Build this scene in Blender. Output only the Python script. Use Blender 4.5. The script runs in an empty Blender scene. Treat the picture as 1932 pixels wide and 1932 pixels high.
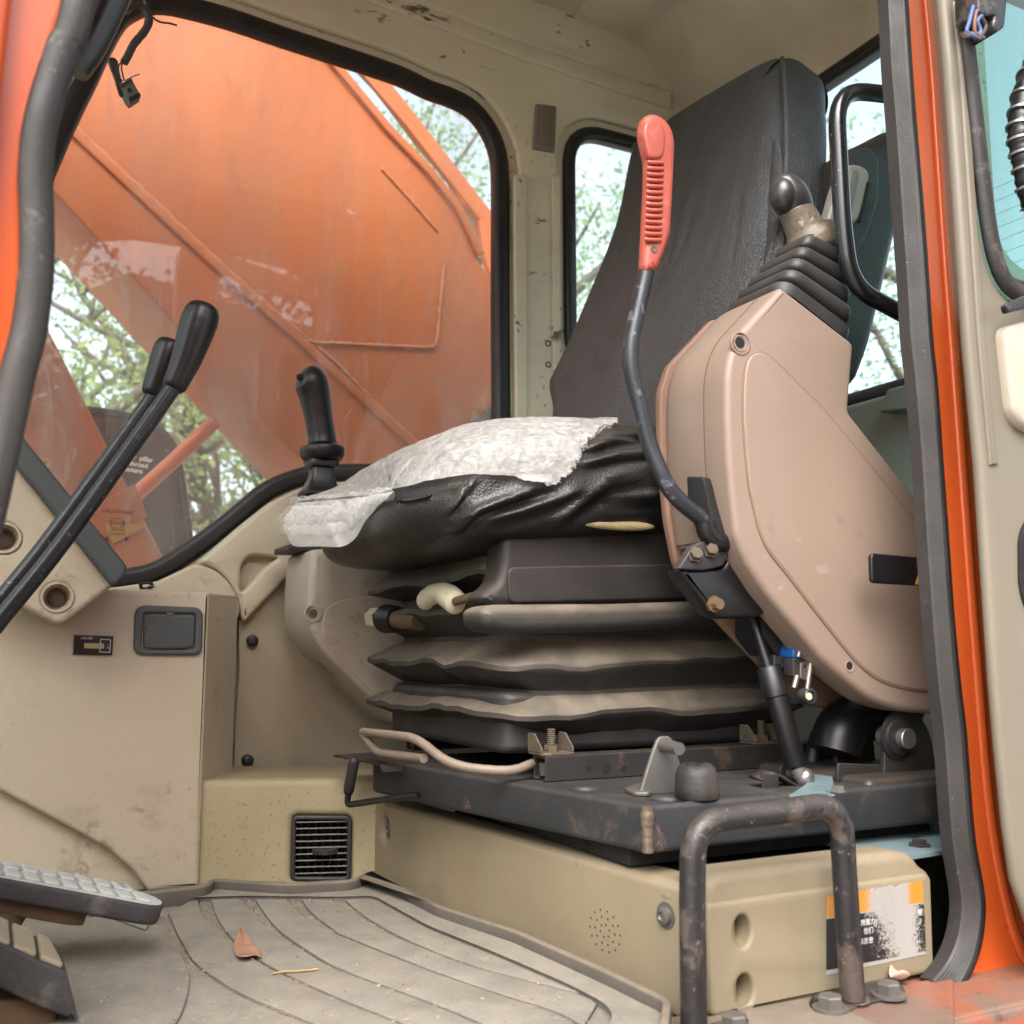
import bpy, bmesh, math, random
from mathutils import Vector as V, Matrix
from mathutils import noise as mnoise
R = random.Random(11)
SC = bpy.context.scene
rad, sin, cos, pi = math.radians, math.sin, math.cos, math.pi

# ------------------------------------------------------------------ camera, sky, sun, exposure
FU = 1960.0                                  # focal length in units of a 1932 px wide picture
CAM = V((0.0, -0.754, 0.315)); YAW = rad(26.7); PIT = rad(7.5)
FW = V((sin(YAW)*cos(PIT), cos(YAW)*cos(PIT), sin(PIT)))
RT = V((cos(YAW), -sin(YAW), 0)); UPV = RT.cross(FW)
cd = bpy.data.cameras.new('camera'); cam = bpy.data.objects.new('camera', cd)
SC.collection.objects.link(cam); SC.camera = cam
cam.location = CAM; cam.rotation_euler = (pi/2+PIT, 0, -YAW)
cd.sensor_width = 36; cd.lens = 36*FU/1932; cd.clip_start = 0.02; cd.clip_end = 2000
cd.dof.use_dof = True; cd.dof.focus_distance = 1.3; cd.dof.aperture_fstop = 7.5

W = bpy.data.worlds.new('World'); SC.world = W; W.use_nodes = True
wn = W.node_tree; bg = wn.nodes['Background']
sky = wn.nodes.new('ShaderNodeTexSky'); sky.sky_type = 'NISHITA'; sky.sun_disc = False
SUN_EL, SUN_AZ = rad(48), rad(212)           # azimuth measured from +Y towards +X: behind the camera, to its left
sky.sun_elevation = SUN_EL; sky.sun_rotation = SUN_AZ
sky.air_density = 1.0; sky.dust_density = 4.0; sky.ozone_density = 1.0
hs = wn.nodes.new('ShaderNodeHueSaturation'); hs.inputs['Saturation'].default_value = 0.42   # overcast: nearly white sky
wn.links.new(sky.outputs[0], hs.inputs['Color']); wn.links.new(hs.outputs[0], bg.inputs['Color'])
bg.inputs['Strength'].default_value = 0.15
sl = bpy.data.lights.new('sun', 'SUN'); sl.energy = .6; sl.angle = rad(50); sl.color = (1, .97, .93)
so = bpy.data.objects.new('sun', sl); SC.collection.objects.link(so)
sdir = V((sin(SUN_AZ)*cos(SUN_EL), cos(SUN_AZ)*cos(SUN_EL), sin(SUN_EL)))
so.rotation_euler = sdir.to_track_quat('Z', 'Y').to_euler()
vs = SC.view_settings; vs.view_transform = 'Standard'; vs.look = 'None'; vs.gamma = 1; vs.use_curve_mapping = False
vs.exposure = 1.95
SC.cycles.use_denoising = True
SC.cycles.max_bounces = 9; SC.cycles.diffuse_bounces = 5; SC.cycles.transparent_max_bounces = 24
SC.cycles.sample_clamp_indirect = 8

# ------------------------------------------------------------------ picture rays -> places
def ray(u, v):
    return FW + RT*((u-966)/FU) - UPV*((v-966)/FU)
def onax(ax, val, u, v):
    d = ray(u, v); return CAM + d*((val-CAM[ax])/d[ax])
def PX(x, u, v): return onax(0, x, u, v)
def PY(y, u, v): return onax(1, y, u, v)
def PZ(z, u, v): return onax(2, z, u, v)
def PD(d, u, v): return CAM + ray(u, v)*d
class Frame:
    """a plane in the place: origin, two axes, normal n (the side that solid thickness goes to)"""
    def __init__(s, o, a, b, n=None):
        s.o, s.a, s.b = V(o), V(a).normalized(), V(b).normalized()
        s.n = V(n).normalized() if n is not None else s.a.cross(s.b).normalized()
    def px(s, u, v):
        d = ray(u, v); t = (s.o-CAM).dot(s.n)/d.dot(s.n); q = CAM+d*t-s.o
        return (q.dot(s.a), q.dot(s.b))
    def p3(s, x, y, z=0): return s.o + s.a*x + s.b*y + s.n*z
    def at(s, u, v, z=0): return s.p3(*s.px(u, v), z)
    def shift(s, z): return Frame(s.o+s.n*z, s.a, s.b, s.n)
def FY(y): return Frame((0, y, 0), (1, 0, 0), (0, 0, 1), (0, 1, 0))      # faces the door, thickness goes inwards
def FX(x): return Frame((x, 0, 0), (0, 1, 0), (0, 0, 1), (1, 0, 0))
def FZ(z): return Frame((0, 0, z), (1, 0, 0), (0, 1, 0), (0, 0, 1))

# ------------------------------------------------------------------ outlines and paths
def fil(pts, r, n=5, closed=True):
    """round the corners of a polyline; r = length cut from each side (one value or one per point)"""
    pts = [V(p) for p in pts]; N = len(pts); out = []
    for i, p in enumerate(pts):
        ri = r[i] if isinstance(r, (list, tuple)) else r
        if (not closed and i in (0, N-1)) or ri <= 0: out.append(p); continue
        A, B = pts[i-1], pts[(i+1) % N]
        la, lb = (A-p).length, (B-p).length
        t = min(ri, .48*la, .48*lb)
        a, b = p+(A-p)*(t/la), p+(B-p)*(t/lb)
        for k in range(n+1):
            s = k/n; out.append(a*(1-s)**2 + p*(2*s*(1-s)) + b*s*s)
    return out
def cat(pts, n=6, closed=False):
    """smooth curve through the points"""
    pts = [V(p) for p in pts]; N = len(pts); out = []
    for i in range(N if closed else N-1):
        g = lambda k: pts[k % N] if closed else pts[max(0, min(N-1, k))]
        p0, p1, p2, p3 = g(i-1), g(i), g(i+1), g(i+2)
        for k in range(n):
            t = k/n
            out.append(.5*((2*p1)+(p2-p0)*t+(2*p0-5*p1+4*p2-p3)*t*t+(3*p1-p0-3*p2+p3)*t**3))
    if not closed: out.append(pts[-1])
    return out
def offset(pts, d):
    """grow (d>0) a closed 2D outline"""
    pts = [V(p[:2]) for p in pts]; N = len(pts)
    ar = sum(pts[i].x*pts[(i+1) % N].y-pts[(i+1) % N].x*pts[i].y for i in range(N))
    sg = 1 if ar > 0 else -1; out = []
    for i in range(N):
        e1 = (pts[i]-pts[i-1]); e2 = (pts[(i+1) % N]-pts[i])
        if e1.length < 1e-9 or e2.length < 1e-9: out.append(pts[i].copy()); continue
        e1.normalize(); e2.normalize()
        n1 = V((e1.y, -e1.x)); n2 = V((e2.y, -e2.x)); m = n1+n2
        if m.length < 1e-6: m = n1.copy()
        m.normalize(); out.append(pts[i]+m*(sg*d/max(.5, m.dot(n1))))
    return out
def ell(cx, cy, rx, ry, n=20): return [V((cx+rx*cos(2*pi*k/n), cy+ry*sin(2*pi*k/n))) for k in range(n)]
def rect(x0, y0, x1, y1): return [(x0, y0), (x1, y0), (x1, y1), (x0, y1)]

# ------------------------------------------------------------------ objects
ORG = {}
def link(o): SC.collection.objects.link(o); return o
def tag(o, label=None, cat_=None, group=None, kind=None):
    for k, v in (('label', label), ('category', cat_), ('group', group), ('kind', kind)):
        if v: o[k] = v
    return o
def thing(name, label, cat_, loc=(0, 0, 0), group=None):
    o = link(bpy.data.objects.new(name, None)); o.location = loc; o.empty_display_size = .05
    ORG[o.name] = V(loc); tag(o, label, cat_, group); return o
def finish(me, ang):
    if ang:
        for p in me.polygons: p.use_smooth = True
        if ang < 170: me.set_sharp_from_angle(angle=rad(ang))
def put(name, me, mat, parent=None, loc=None, label=None, cat_=None, group=None, kind=None):
    """link a mesh whose coordinates are world coordinates; parent = a thing or a part of one"""
    o = bpy.data.objects.new(name, me); link(o)
    if mat and not me.materials: me.materials.append(mat)
    if parent is not None: org = ORG[parent.name]; o.parent = parent
    else:
        org = V(loc) if loc is not None else V((0, 0, 0)); o.location = org
    me.transform(Matrix.Translation(-org)); ORG[o.name] = org.copy()
    tag(o, label, cat_, group, kind); return o
def dup(o, parent, loc, rot=None, label=None, scale=None):
    c = o.copy(); link(c)
    if parent is not None: c.parent = parent; c.location = V(loc)-ORG[parent.name]
    else: c.location = loc
    ORG[c.name] = V(loc)
    if rot is not None: c.rotation_euler = rot
    if scale is not None: c.scale = (scale,)*3
    if label: c['label'] = label
    return c

class MB:
    def __init__(s): s.v, s.f = [], []
    def add(s, vs, fs):
        n = len(s.v); s.v += [V(p) for p in vs]; s.f += [tuple(i+n for i in f) for f in fs]; return s
    def rows(s, rows, cu=False, cv=False, cap=False):
        """a sheet from rows of points; cu closes each row, cv closes last row to first, cap fills end rows"""
        n = len(s.v); m = len(rows[0]); k = len(rows)
        for r in rows: s.v += [V(p) for p in r]
        for i in range(k if cv else k-1):
            for j in range(m if cu else m-1):
                a, b = n+i*m+j, n+i*m+(j+1) % m
                c, d = n+((i+1) % k)*m+(j+1) % m, n+((i+1) % k)*m+j
                s.f.append((a, b, c, d))
        if cap:
            s.f.append(tuple(n+j for j in reversed(range(m)))); s.f.append(tuple(n+(k-1)*m+j for j in range(m)))
        return s
    def tube(s, path, r, n=12, closed=False, cap=True, up=None, sx=1, sy=1, prof=None):
        path = [V(p) for p in path]; N = len(path); rows = []; nrm = None
        for i, p in enumerate(path):
            if closed: t = path[(i+1) % N]-path[i-1]
            else: t = path[min(N-1, i+1)]-path[max(0, i-1)]
            t.normalize()
            if up is not None: nrm = V(up)-t*V(up).dot(t)
            elif nrm is None: nrm = t.orthogonal()
            else: nrm = nrm-t*nrm.dot(t)
            if nrm.length < 1e-6: nrm = t.orthogonal()
            nrm.normalize(); bn = t.cross(nrm)
            ri = r[i] if isinstance(r, (list, tuple)) else r
            if prof: rows.append([p+nrm*(a*ri)+bn*(b*ri) for a, b in prof])
            else: rows.append([p+nrm*(ri*sx*cos(2*pi*k/n))+bn*(ri*sy*sin(2*pi*k/n)) for k in range(n)])
        return s.rows(rows, cu=True, cv=closed, cap=cap and not closed)
    def lathe(s, o, ax, prof, n=20, ref=None, cap=None):
        o = V(o); ax = V(ax).normalized(); a = (V(ref)-ax*V(ref).dot(ax)).normalized() if ref else ax.orthogonal().normalized()
        b = ax.cross(a)
        return s.rows([[o+ax*h+(a*cos(2*pi*k/n)+b*sin(2*pi*k/n))*max(r, 1e-5) for k in range(n)] for h, r in prof], cu=True, cap=(prof[-1][1] > 1e-4) if cap is None else cap)
    def box(s, c, sz, M=None):
        c = V(c); h = V(sz)/2; M = M or Matrix.Identity(3)
        vs = [c+M@V((x*h.x, y*h.y, z*h.z)) for x in (-1, 1) for y in (-1, 1) for z in (-1, 1)]
        return s.add(vs, [(0, 1, 3, 2), (4, 6, 7, 5), (0, 4, 5, 1), (2, 3, 7, 6), (0, 2, 6, 4), (1, 5, 7, 3)])
    def prism(s, pts, vec):
        pts = [V(p) for p in pts]; n = len(pts); vec = V(vec)
        return s.add(pts+[p+vec for p in pts], [tuple(reversed(range(n))), tuple(range(n, 2*n))] + [(i, (i+1) % n, n+(i+1) % n, n+i) for i in range(n)])
    def sphere(s, c, r, n=12, m=8, sc=(1, 1, 1), M=None):
        rows = []
        for i in range(m+1):
            ph = pi*i/m; rows.append([])
            for k in range(n):
                d = V((sin(ph)*cos(2*pi*k/n)*sc[0], sin(ph)*sin(2*pi*k/n)*sc[1], cos(ph)*sc[2]))*r
                rows[-1].append(V(c)+((M@d) if M else d))
        return s.rows(rows, cu=True, cap=False)
    def mesh(s, ang=35, weld=1e-6):
        me = bpy.data.meshes.new('m'); bm = bmesh.new()
        vs = [bm.verts.new(p) for p in s.v]
        for f in s.f:
            try: bm.faces.new([vs[i] for i in f])
            except ValueError: pass
        if weld: bmesh.ops.remove_doubles(bm, verts=bm.verts, dist=weld)
        bmesh.ops.recalc_face_normals(bm, faces=bm.faces)
        bm.to_mesh(me); bm.free(); finish(me, ang); return me
    def build(s, name, mat, parent=None, ang=35, bevel=0, seg=3, weld=1e-6, **kw):
        o = put(name, s.mesh(ang, weld), mat, parent, **kw)
        if bevel: bev(o, bevel, seg)
        return o
def bev(o, w, seg=3, ang=40):
    m = o.modifiers.new('edge', 'BEVEL'); m.width = w; m.segments = seg; m.limit_method = 'ANGLE'; m.angle_limit = rad(ang); m.harden_normals = True
    return o

def plate_me(outs, depth, bevel=0.0, res=2):
    """flat solid from 2D outlines (first = outer edge, the others = holes), z 0..depth, rounded rims"""
    cu = bpy.data.curves.new('c', 'CURVE'); cu.dimensions = '2D'; cu.fill_mode = 'BOTH'
    bevel = min(bevel, depth*.49)
    cu.extrude = max(0, depth/2-bevel); cu.bevel_depth = bevel; cu.bevel_resolution = res
    cu.offset = -bevel
    for pts in outs:
        sp = cu.splines.new('POLY'); sp.points.add(len(pts)-1); sp.use_cyclic_u = True
        for q, p in zip(sp.points, pts): q.co = (p[0], p[1], 0, 1)
    ob = bpy.data.objects.new('c', cu); me = bpy.data.meshes.new_from_object(ob)
    bpy.data.objects.remove(ob); bpy.data.curves.remove(cu)
    me.transform(Matrix.Translation((0, 0, depth/2)))
    bm = bmesh.new(); bm.from_mesh(me); bmesh.ops.remove_doubles(bm, verts=bm.verts, dist=1e-6)
    bmesh.ops.recalc_face_normals(bm, faces=bm.faces); bm.to_mesh(me); bm.free()
    return me
def plate(name, fr, outs, depth, mat, parent=None, bevel=0.002, res=2, ang=40, **kw):
    """outs: 2D outlines in the frame fr; the solid goes from the plane to plane + n*depth"""
    me = plate_me(outs, abs(depth), bevel, res)
    n = fr.n*(1 if depth >= 0 else -1)
    me.transform(Matrix(((fr.a.x, fr.b.x, n.x, fr.o.x), (fr.a.y, fr.b.y, n.y, fr.o.y), (fr.a.z, fr.b.z, n.z, fr.o.z), (0, 0, 0, 1))))
    bm = bmesh.new(); bm.from_mesh(me); bmesh.ops.recalc_face_normals(bm, faces=bm.faces); bm.to_mesh(me); bm.free()
    while me.materials: me.materials.pop()
    finish(me, ang)
    return put(name, me, mat, parent, **kw)
def pp(fr, pts): return [V(fr.px(*p[:2])) for p in pts]
def ppr(fr, pts, r, n=5): return fil(pp(fr, pts), r, n)
def ppc(fr, pts, n=5): return cat(pp(fr, pts), n, True)
def text_me(body, size, fr, x, y, rot=0, mirror=False, extrude=.0003, z=0, align='CENTER', bold=0):
    cu = bpy.data.curves.new('t', 'FONT'); cu.body = body; cu.size = size; cu.offset = bold; cu.extrude = extrude
    cu.align_x = align; cu.align_y = 'CENTER'; cu.resolution_u = 2
    ob = bpy.data.objects.new('t', cu); me = bpy.data.meshes.new_from_object(ob)
    bpy.data.objects.remove(ob); bpy.data.curves.remove(cu)
    c, s_ = cos(rot), sin(rot)
    for v in me.vertices:
        a, b = (-v.co.x if mirror else v.co.x), v.co.y
        v.co = fr.p3(x+a*c-b*s_, y+a*s_+b*c, z-v.co.z-extrude)
    bm = bmesh.new(); bm.from_mesh(me); bmesh.ops.recalc_face_normals(bm, faces=bm.faces); bm.to_mesh(me); bm.free()
    while me.materials: me.materials.pop()
    return me
# ------------------------------------------------------------------ materials
def lin(r, g, b):
    f = lambda c: (c/255/12.92 if c <= 10 else ((c/255+.055)/1.055)**2.4)
    return (f(r), f(g), f(b), 1)
LIN = lin; ALB = .82     # the tones below were read off a bright picture; real paint and plastic are darker
class NT:
    def __init__(s, name):
        s.m = bpy.data.materials.new(name); s.m.use_nodes = True; s.t = s.m.node_tree; s.t.nodes.clear()
        s.out = s.n('OutputMaterial'); s.tc = s.n('TexCoord').outputs['Object']
    def n(s, typ, **kw):
        x = s.t.nodes.new('ShaderNode'+typ)
        for k, v in kw.items(): setattr(x, k, v)
        return x
    def set(s, sock, val):
        if hasattr(val, 'is_linked') or isinstance(val, bpy.types.NodeSocket): s.t.links.new(val, sock)
        elif isinstance(val, (int, float)) and sock.type == 'RGBA': sock.default_value = (val, val, val, 1)
        else: sock.default_value = val
    def noise(s, scale, detail=4, rough=.55, vec=None, stretch=None, dist=0):
        x = s.n('TexNoise'); x.inputs['Scale'].default_value = scale; x.inputs['Detail'].default_value = detail
        x.inputs['Roughness'].default_value = rough; x.inputs['Distortion'].default_value = dist
        s.set(x.inputs['Vector'], s.vec(stretch, vec)); return x.outputs['Fac']
    def vec(s, stretch=None, vec=None):
        if stretch is None: return vec or s.tc
        mp = s.n('Mapping'); mp.inputs['Scale'].default_value = stretch; s.set(mp.inputs['Vector'], vec or s.tc); return mp.outputs[0]
    def voro(s, scale, feature='F1', vec=None, stretch=None):
        x = s.n('TexVoronoi', feature=feature); x.inputs['Scale'].default_value = scale; s.set(x.inputs['Vector'], s.vec(stretch, vec)); return x.outputs['Distance']
    def ramp(s, f, a, b, c0=0., c1=1.):
        x = s.n('MapRange', clamp=True, interpolation_type='SMOOTHSTEP')
        s.set(x.inputs[0], f); x.inputs[1].default_value = a; x.inputs[2].default_value = b; x.inputs[3].default_value = c0; x.inputs[4].default_value = c1
        return x.outputs[0]
    def math(s, op, a, b=0.):
        x = s.n('Math', operation=op); s.set(x.inputs[0], a); s.set(x.inputs[1], b); return x.outputs[0]
    def mix(s, f, a, b):
        x = s.n('Mix', data_type='RGBA'); s.set(x.inputs[0], f); s.set(x.inputs[6], a); s.set(x.inputs[7], b); return x.outputs[2]
    def bump(s, h, strength, dist, prev=None):
        x = s.n('Bump'); x.inputs['Strength'].default_value = strength; x.inputs['Distance'].default_value = dist
        s.set(x.inputs['Height'], h)
        if prev: s.set(x.inputs['Normal'], prev)
        return x.outputs[0]
    def sep(s):
        x = s.n('SeparateXYZ'); s.set(x.inputs[0], s.tc); return x.outputs
def M(name, col, rough=.5, var=.12, vs=6, grain=None, gs=400, gb=.3, gd=.0008, dust=0, dustc=(150, 136, 112), dlo=.1, spots=None, streak=None, wear=None,
      metal=0, spec=.5, waves=None, coat=0):
    """painted metal / plastic / rubber with uneven tone, dust lying on upward faces, stains, chips and a surface grain"""
    lin = LIN; k = NT(name); b = k.n('BsdfPrincipled'); c = col if len(col) == 4 else lin(*col)
    c = tuple(x*(1 if metal > .5 else ALB) for x in c[:3])+(1,); lin = lambda *q: tuple(x*(1 if metal > .5 else ALB) for x in LIN(*q)[:3])+(1,)
    hi = tuple(min(1, x*(1+var)) for x in c[:3])+(1,); lo = tuple(x*(1-var) for x in c[:3])+(1,)
    base = k.mix(k.ramp(k.noise(vs, 5), .3, .7), lo, hi)
    rg = k.ramp(k.noise(vs*3, 4), .2, .8, rough*.85, min(1, rough*1.15))
    if streak:      # (amount, colour, stretch) long soft marks
        base = k.mix(k.ramp(k.noise(14, 5, stretch=streak[2]), .5, .78, 0, streak[0]), base, lin(*streak[1]))
    if spots:       # list of (scale, lo, hi, amount, colour) stains and chips
        for sc, a, b_, am, cc, *mk in spots:
            f = k.ramp(k.noise(sc, 6, .65, dist=.4, stretch=mk[1] if len(mk) > 1 else None), a, b_, 0, am)
            if mk: f = k.math('MULTIPLY', f, k.ramp(k.noise(mk[0], 3), .52, .62))
            base = k.mix(f, base, lin(*cc))
    if wear:        # (colour, scale, threshold) bare patches
        base = k.mix(k.ramp(k.noise(wear[1], 7, .7, dist=.6), wear[2], wear[2]+.035), base, lin(*wear[0]))
    if dust:
        g = k.n('NewGeometry'); s_ = k.n('SeparateXYZ'); k.set(s_.inputs[0], g.outputs['Normal'])
        up = k.ramp(s_.outputs[2], -.35, .85, dlo, 1)
        f = k.math('MULTIPLY', up, k.ramp(k.noise(22, 6, .6), .25, .75, dust*.45, dust))
        base = k.mix(f, base, lin(*dustc)); rg = k.math('MAXIMUM', rg, k.math('MULTIPLY', f, .95))
    k.set(b.inputs['Base Color'], base); k.set(b.inputs['Roughness'], rg)
    b.inputs['Metallic'].default_value = metal; b.inputs['Specular IOR Level'].default_value = spec
    if coat: b.inputs['Coat Weight'].default_value = coat; b.inputs['Coat Roughness'].default_value = .12
    nrm = None
    if waves: nrm = k.bump(k.noise(waves[0], 3, .5, stretch=waves[2]), 1, waves[1])
    if grain == 'leather':
        h = k.ramp(k.voro(gs, 'DISTANCE_TO_EDGE', stretch=(1, 1, 1.25)), .0, .28)
        h = k.math('ADD', h, k.math('MULTIPLY', k.noise(gs*.25, 4), 1.2)); nrm = k.bump(h, gb, gd, nrm)
    elif grain == 'weave':
        w1 = k.n('TexWave', wave_type='BANDS', bands_direction='DIAGONAL'); w1.inputs['Scale'].default_value = gs
        k.set(w1.inputs['Vector'], k.tc)
        w2 = k.n('TexWave', wave_type='BANDS', bands_direction='DIAGONAL'); w2.inputs['Scale'].default_value = gs
        k.set(w2.inputs['Vector'], k.vec((-1, 1, 1)))
        h = k.math('MULTIPLY', w1.outputs['Fac'], w2.outputs['Fac'])
        k.set(b.inputs['Base Color'], k.mix(k.math('MULTIPLY', h, .35), base, lin(225, 214, 190))); nrm = k.bump(h, gb, gd, nrm)
    elif grain == 'noise':
        nrm = k.bump(k.noise(gs, 3, .6), gb, gd, nrm)
    if nrm: k.set(b.inputs['Normal'], nrm)
    k.set(k.out.inputs[0], b.outputs[0]); return k.m

CH = [(60, .66, .70, .9, (58, 46, 40))]                 # small dark paint chips
MT = {}
MT['cabpaint'] = M('cream_cab_paint', (220, 211, 184), .42, .07, 3, 'noise', 160, .12, .0006, spots=[(46, .60, .625, .9, (66, 52, 46), 7, (.3, 1, .8)), (60, .62, .64, .9, (70, 54, 46), 5), (9, .6, .8, .25, (140, 120, 96))], streak=(.22, (120, 104, 84), (.25, 1, 1)))
MT['headliner'] = M('dusty_brown_headliner', (212, 199, 176), .85, .18, 3, 'noise', 500, .25, .0008, spots=[(14, .66, .72, .5, (140, 120, 98)), (4, .55, .8, .3, (160, 140, 114))])
MT['beige'] = M('beige_grained_plastic', (192, 179, 155), .5, .05, 3, 'leather', 420, .35, .0007, spots=[(14, .50, .68, .35, (122, 108, 90), 4), (55, .57, .65, .4, (108, 94, 76), 6), (260, .62, .66, .45, (100, 88, 70), 9), (5, .58, .85, .3, (146, 132, 110)), (90, .72, .74, .6, (110, 94, 74))])
MT['trim'] = M('cream_trim_plastic', (204, 192, 166), .5, .05, 4, 'leather', 460, .3, .0006, spots=[(14, .50, .68, .35, (122, 108, 90), 4), (55, .57, .65, .4, (108, 94, 76), 6), (260, .62, .66, .45, (100, 88, 70), 9), (6, .6, .85, .25, (150, 134, 108))])
MT['pink'] = M('pinkish_beige_plastic', (144, 125, 111), .46, .05, 3, 'leather', 300, .16, .0004, spots=[(34, .60, .70, .3, (186, 172, 158), 4), (40, .6, .68, .35, (112, 94, 82), 3), (7, .6, .85, .16, (150, 126, 108)), (120, .73, .75, .35, (222, 208, 196))])
MT['pinkin'] = M('brown_inner_plastic', (132, 102, 84), .7, .1, 6)
MT['greypod'] = M('greyish_beige_plastic', (188, 177, 159), .5, .05, 4, 'leather', 420, .25, .0006, spots=[(14, .50, .68, .35, (122, 108, 90), 4), (55, .57, .65, .4, (108, 94, 76), 6), (260, .62, .66, .45, (100, 88, 70), 9), (24, .58, .66, .5, (122, 112, 98), 5)])
MT['fabric'] = M('beige_woven_trim', (182, 169, 145), .9, .08, 4, 'weave', 110, .5, .0008, spots=[(6, .55, .75, .5, (112, 98, 80))])
MT['yellowed'] = M('yellowed_beige_plastic', (172, 160, 126), .55, .08, 5, 'noise', 380, .35, .0009, dust=.55, dustc=(146, 130, 106), dlo=.0, spots=[(110, .61, .66, .5, (100, 84, 60)), (240, .62, .66, .6, (78, 64, 46))])
MT['pedestal'] = M('dusty_beige_plastic', (142, 130, 106), .55, .08, 4, 'noise', 420, .35, .0008, dust=.4, dustc=(140, 124, 100), dlo=.0, spots=[(14, .50, .68, .35, (122, 108, 90), 4), (55, .57, .65, .4, (108, 94, 76), 6), (260, .62, .66, .45, (100, 88, 70), 9), (4, .5, .75, .55, (142, 122, 92)), (90, .7, .73, .5, (96, 78, 56))])
MT['orange'] = M('orange_machine_paint', (212, 92, 40), .3, .05, 3, 'noise', 60, .06, .0008, coat=.35, spots=[(40, .72, .74, .5, (120, 60, 30))])
MT['orangeworn'] = M('worn_orange_paint', (176, 80, 42), .55, .12, 6, 'noise', 200, .5, .0014, dust=.8, dustc=(124, 108, 94), spots=[(9, .42, .56, .9, (118, 96, 82)), (30, .56, .62, .9, (70, 52, 42), 9), (60, .6, .66, .8, (60, 46, 40))])
MT['boom'] = M('faded_orange_boom_paint', (200, 104, 48), .5, .08, 1.6, 'noise', 40, .15, .002, spots=[(1.3, .46, .62, .3, (186, 86, 46)), (3, .5, .68, .5, (182, 112, 70)), (9, .56, .72, .25, (194, 136, 98)), (70, .63, .66, .6, (214, 176, 148), 4, (1, 1, .12)), (50, .67, .69, .5, (96, 56, 38))], streak=(.2, (204, 142, 108), (1.2, 1, .15)))
MT['weld'] = M('painted_weld', (208, 128, 84), .55, .12, 20, 'noise', 300, .6, .003)
MT['blackseal'] = M('black_rubber_seal', (26, 26, 28), .42, .15, 8, 'noise', 240, .2, .0006, dust=.12, dustc=(130, 120, 104), dlo=.05)
MT['greyrub'] = M('worn_grey_rubber', (43, 40, 38), .62, .2, 7, 'noise', 260, .4, .0012, spots=[(30, .58, .7, .5, (118, 110, 100)), (120, .68, .72, .6, (170, 162, 150))], streak=(.4, (112, 104, 94), (1, 1, .12)))
MT['strip'] = M('dark_grey_soft_strip', (78, 84, 84), .6, .05, 6, 'noise', 900, .3, .0004)
MT['vinyl'] = M('black_seat_vinyl', (54, 57, 60), .5, .1, 5, 'leather', 240, .7, .0014, waves=(7, .022, (1, 1, .3)), dust=.12, dustc=(120, 114, 106), dlo=.1)
MT['vinylsh'] = M('black_seat_vinyl_glossy', (30, 30, 31), .36, .1, 6, 'leather', 230, .3, .0008, dust=.22, dustc=(120, 106, 88), dlo=.0)
MT['bellows'] = M('dusty_black_bellows', (40, 38, 37), .6, .12, 7, 'noise', 300, .25, .0006, dust=.75, dustc=(146, 134, 116), dlo=0, spots=[(24, .48, .66, .55, (62, 54, 48)), (400, .72, .74, .5, (150, 140, 124))])
MT['blackmetal'] = M('black_painted_steel', (32, 33, 35), .48, .15, 7, 'noise', 180, .35, .0009, dust=.28, dustc=(124, 108, 92), dlo=.04, spots=[(22, .58, .66, .5, (92, 72, 58)), (80, .62, .66, .6, (104, 80, 62), 9)])
MT['platemetal'] = M('scuffed_dark_steel', (38, 41, 44), .55, .1, 6, 'noise', 140, .3, .001, dust=.22, dustc=(112, 100, 88), dlo=.03, spots=[(18, .56, .7, .35, (112, 90, 76)), (30, .62, .66, .8, (36, 34, 34), 6), (50, .62, .66, .6, (130, 100, 80), 9)])
MT['rust'] = M('rusty_steel', (100, 88, 74), .75, .25, 20, 'noise', 300, .6, .0012, spots=[(40, .48, .66, .7, (78, 56, 42)), (70, .6, .66, .6, (140, 124, 104))], metal=.2)
MT['steel'] = M('dull_bare_steel', (150, 146, 140), .38, .1, 20, 'noise', 200, .2, .0005, metal=.85)
MT['greysteel'] = M('grey_coated_steel', (104, 102, 100), .45, .1, 20, 'noise', 300, .3, .0006, dust=.3, metal=.4)
MT['handle'] = M('worn_black_handle_paint', (32, 32, 36), .4, .2, 14, 'noise', 220, .5, .001, dust=.3, dustc=(132, 120, 106), dlo=.03, spots=[(18, .52, .60, .5, (112, 98, 88)), (48, .58, .66, .4, (140, 130, 124), 10), (170, .62, .66, .45, (160, 154, 148))], metal=.2)
MT['black'] = M('black_plastic', (20, 20, 22), .38, .1, 10, 'noise', 500, .15, .0004)
MT['blackdust'] = M('dusty_black_plastic', (38, 38, 40), .5, .12, 9, 'noise', 300, .3, .0006, dust=.3, dustc=(120, 112, 100), dlo=.1, spots=[(130, .68, .72, .5, (130, 124, 116))])
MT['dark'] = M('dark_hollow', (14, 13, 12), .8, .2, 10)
MT['lever'] = M('worn_lever_paint', (44, 47, 52), .4, .12, 20, 'noise', 200, .3, .0006, spots=[(70, .58, .66, .6, (120, 122, 126))], metal=.2)
MT['red'] = M('faded_red_plastic', (170, 74, 58), .42, .1, 20, 'noise', 700, .2, .0004, dust=.2, dustc=(196, 140, 120), dlo=.2, spots=[(40, .52, .66, .4, (206, 128, 108)), (70, .58, .66, .45, (112, 58, 48), 12)])
MT['white'] = M('cream_plastic_knob', (212, 204, 176), .4, .06, 30, 'noise', 200, .1, .0004, spots=[(60, .6, .7, .3, (150, 132, 100))])
MT['mat'] = M('dusty_rubber_mat', (106, 104, 100), .85, .12, 5, 'noise', 260, .5, .0012, dust=.75, dustc=(158, 149, 132), dlo=0, spots=[(12, .5, .68, .55, (92, 84, 74)), (140, .60, .66, .5, (196, 184, 160)), (90, .62, .67, .6, (70, 62, 52), 5), (5, .56, .7, .55, (122, 98, 70)), (2.4, .55, .75, .5, (118, 118, 116))])
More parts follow.
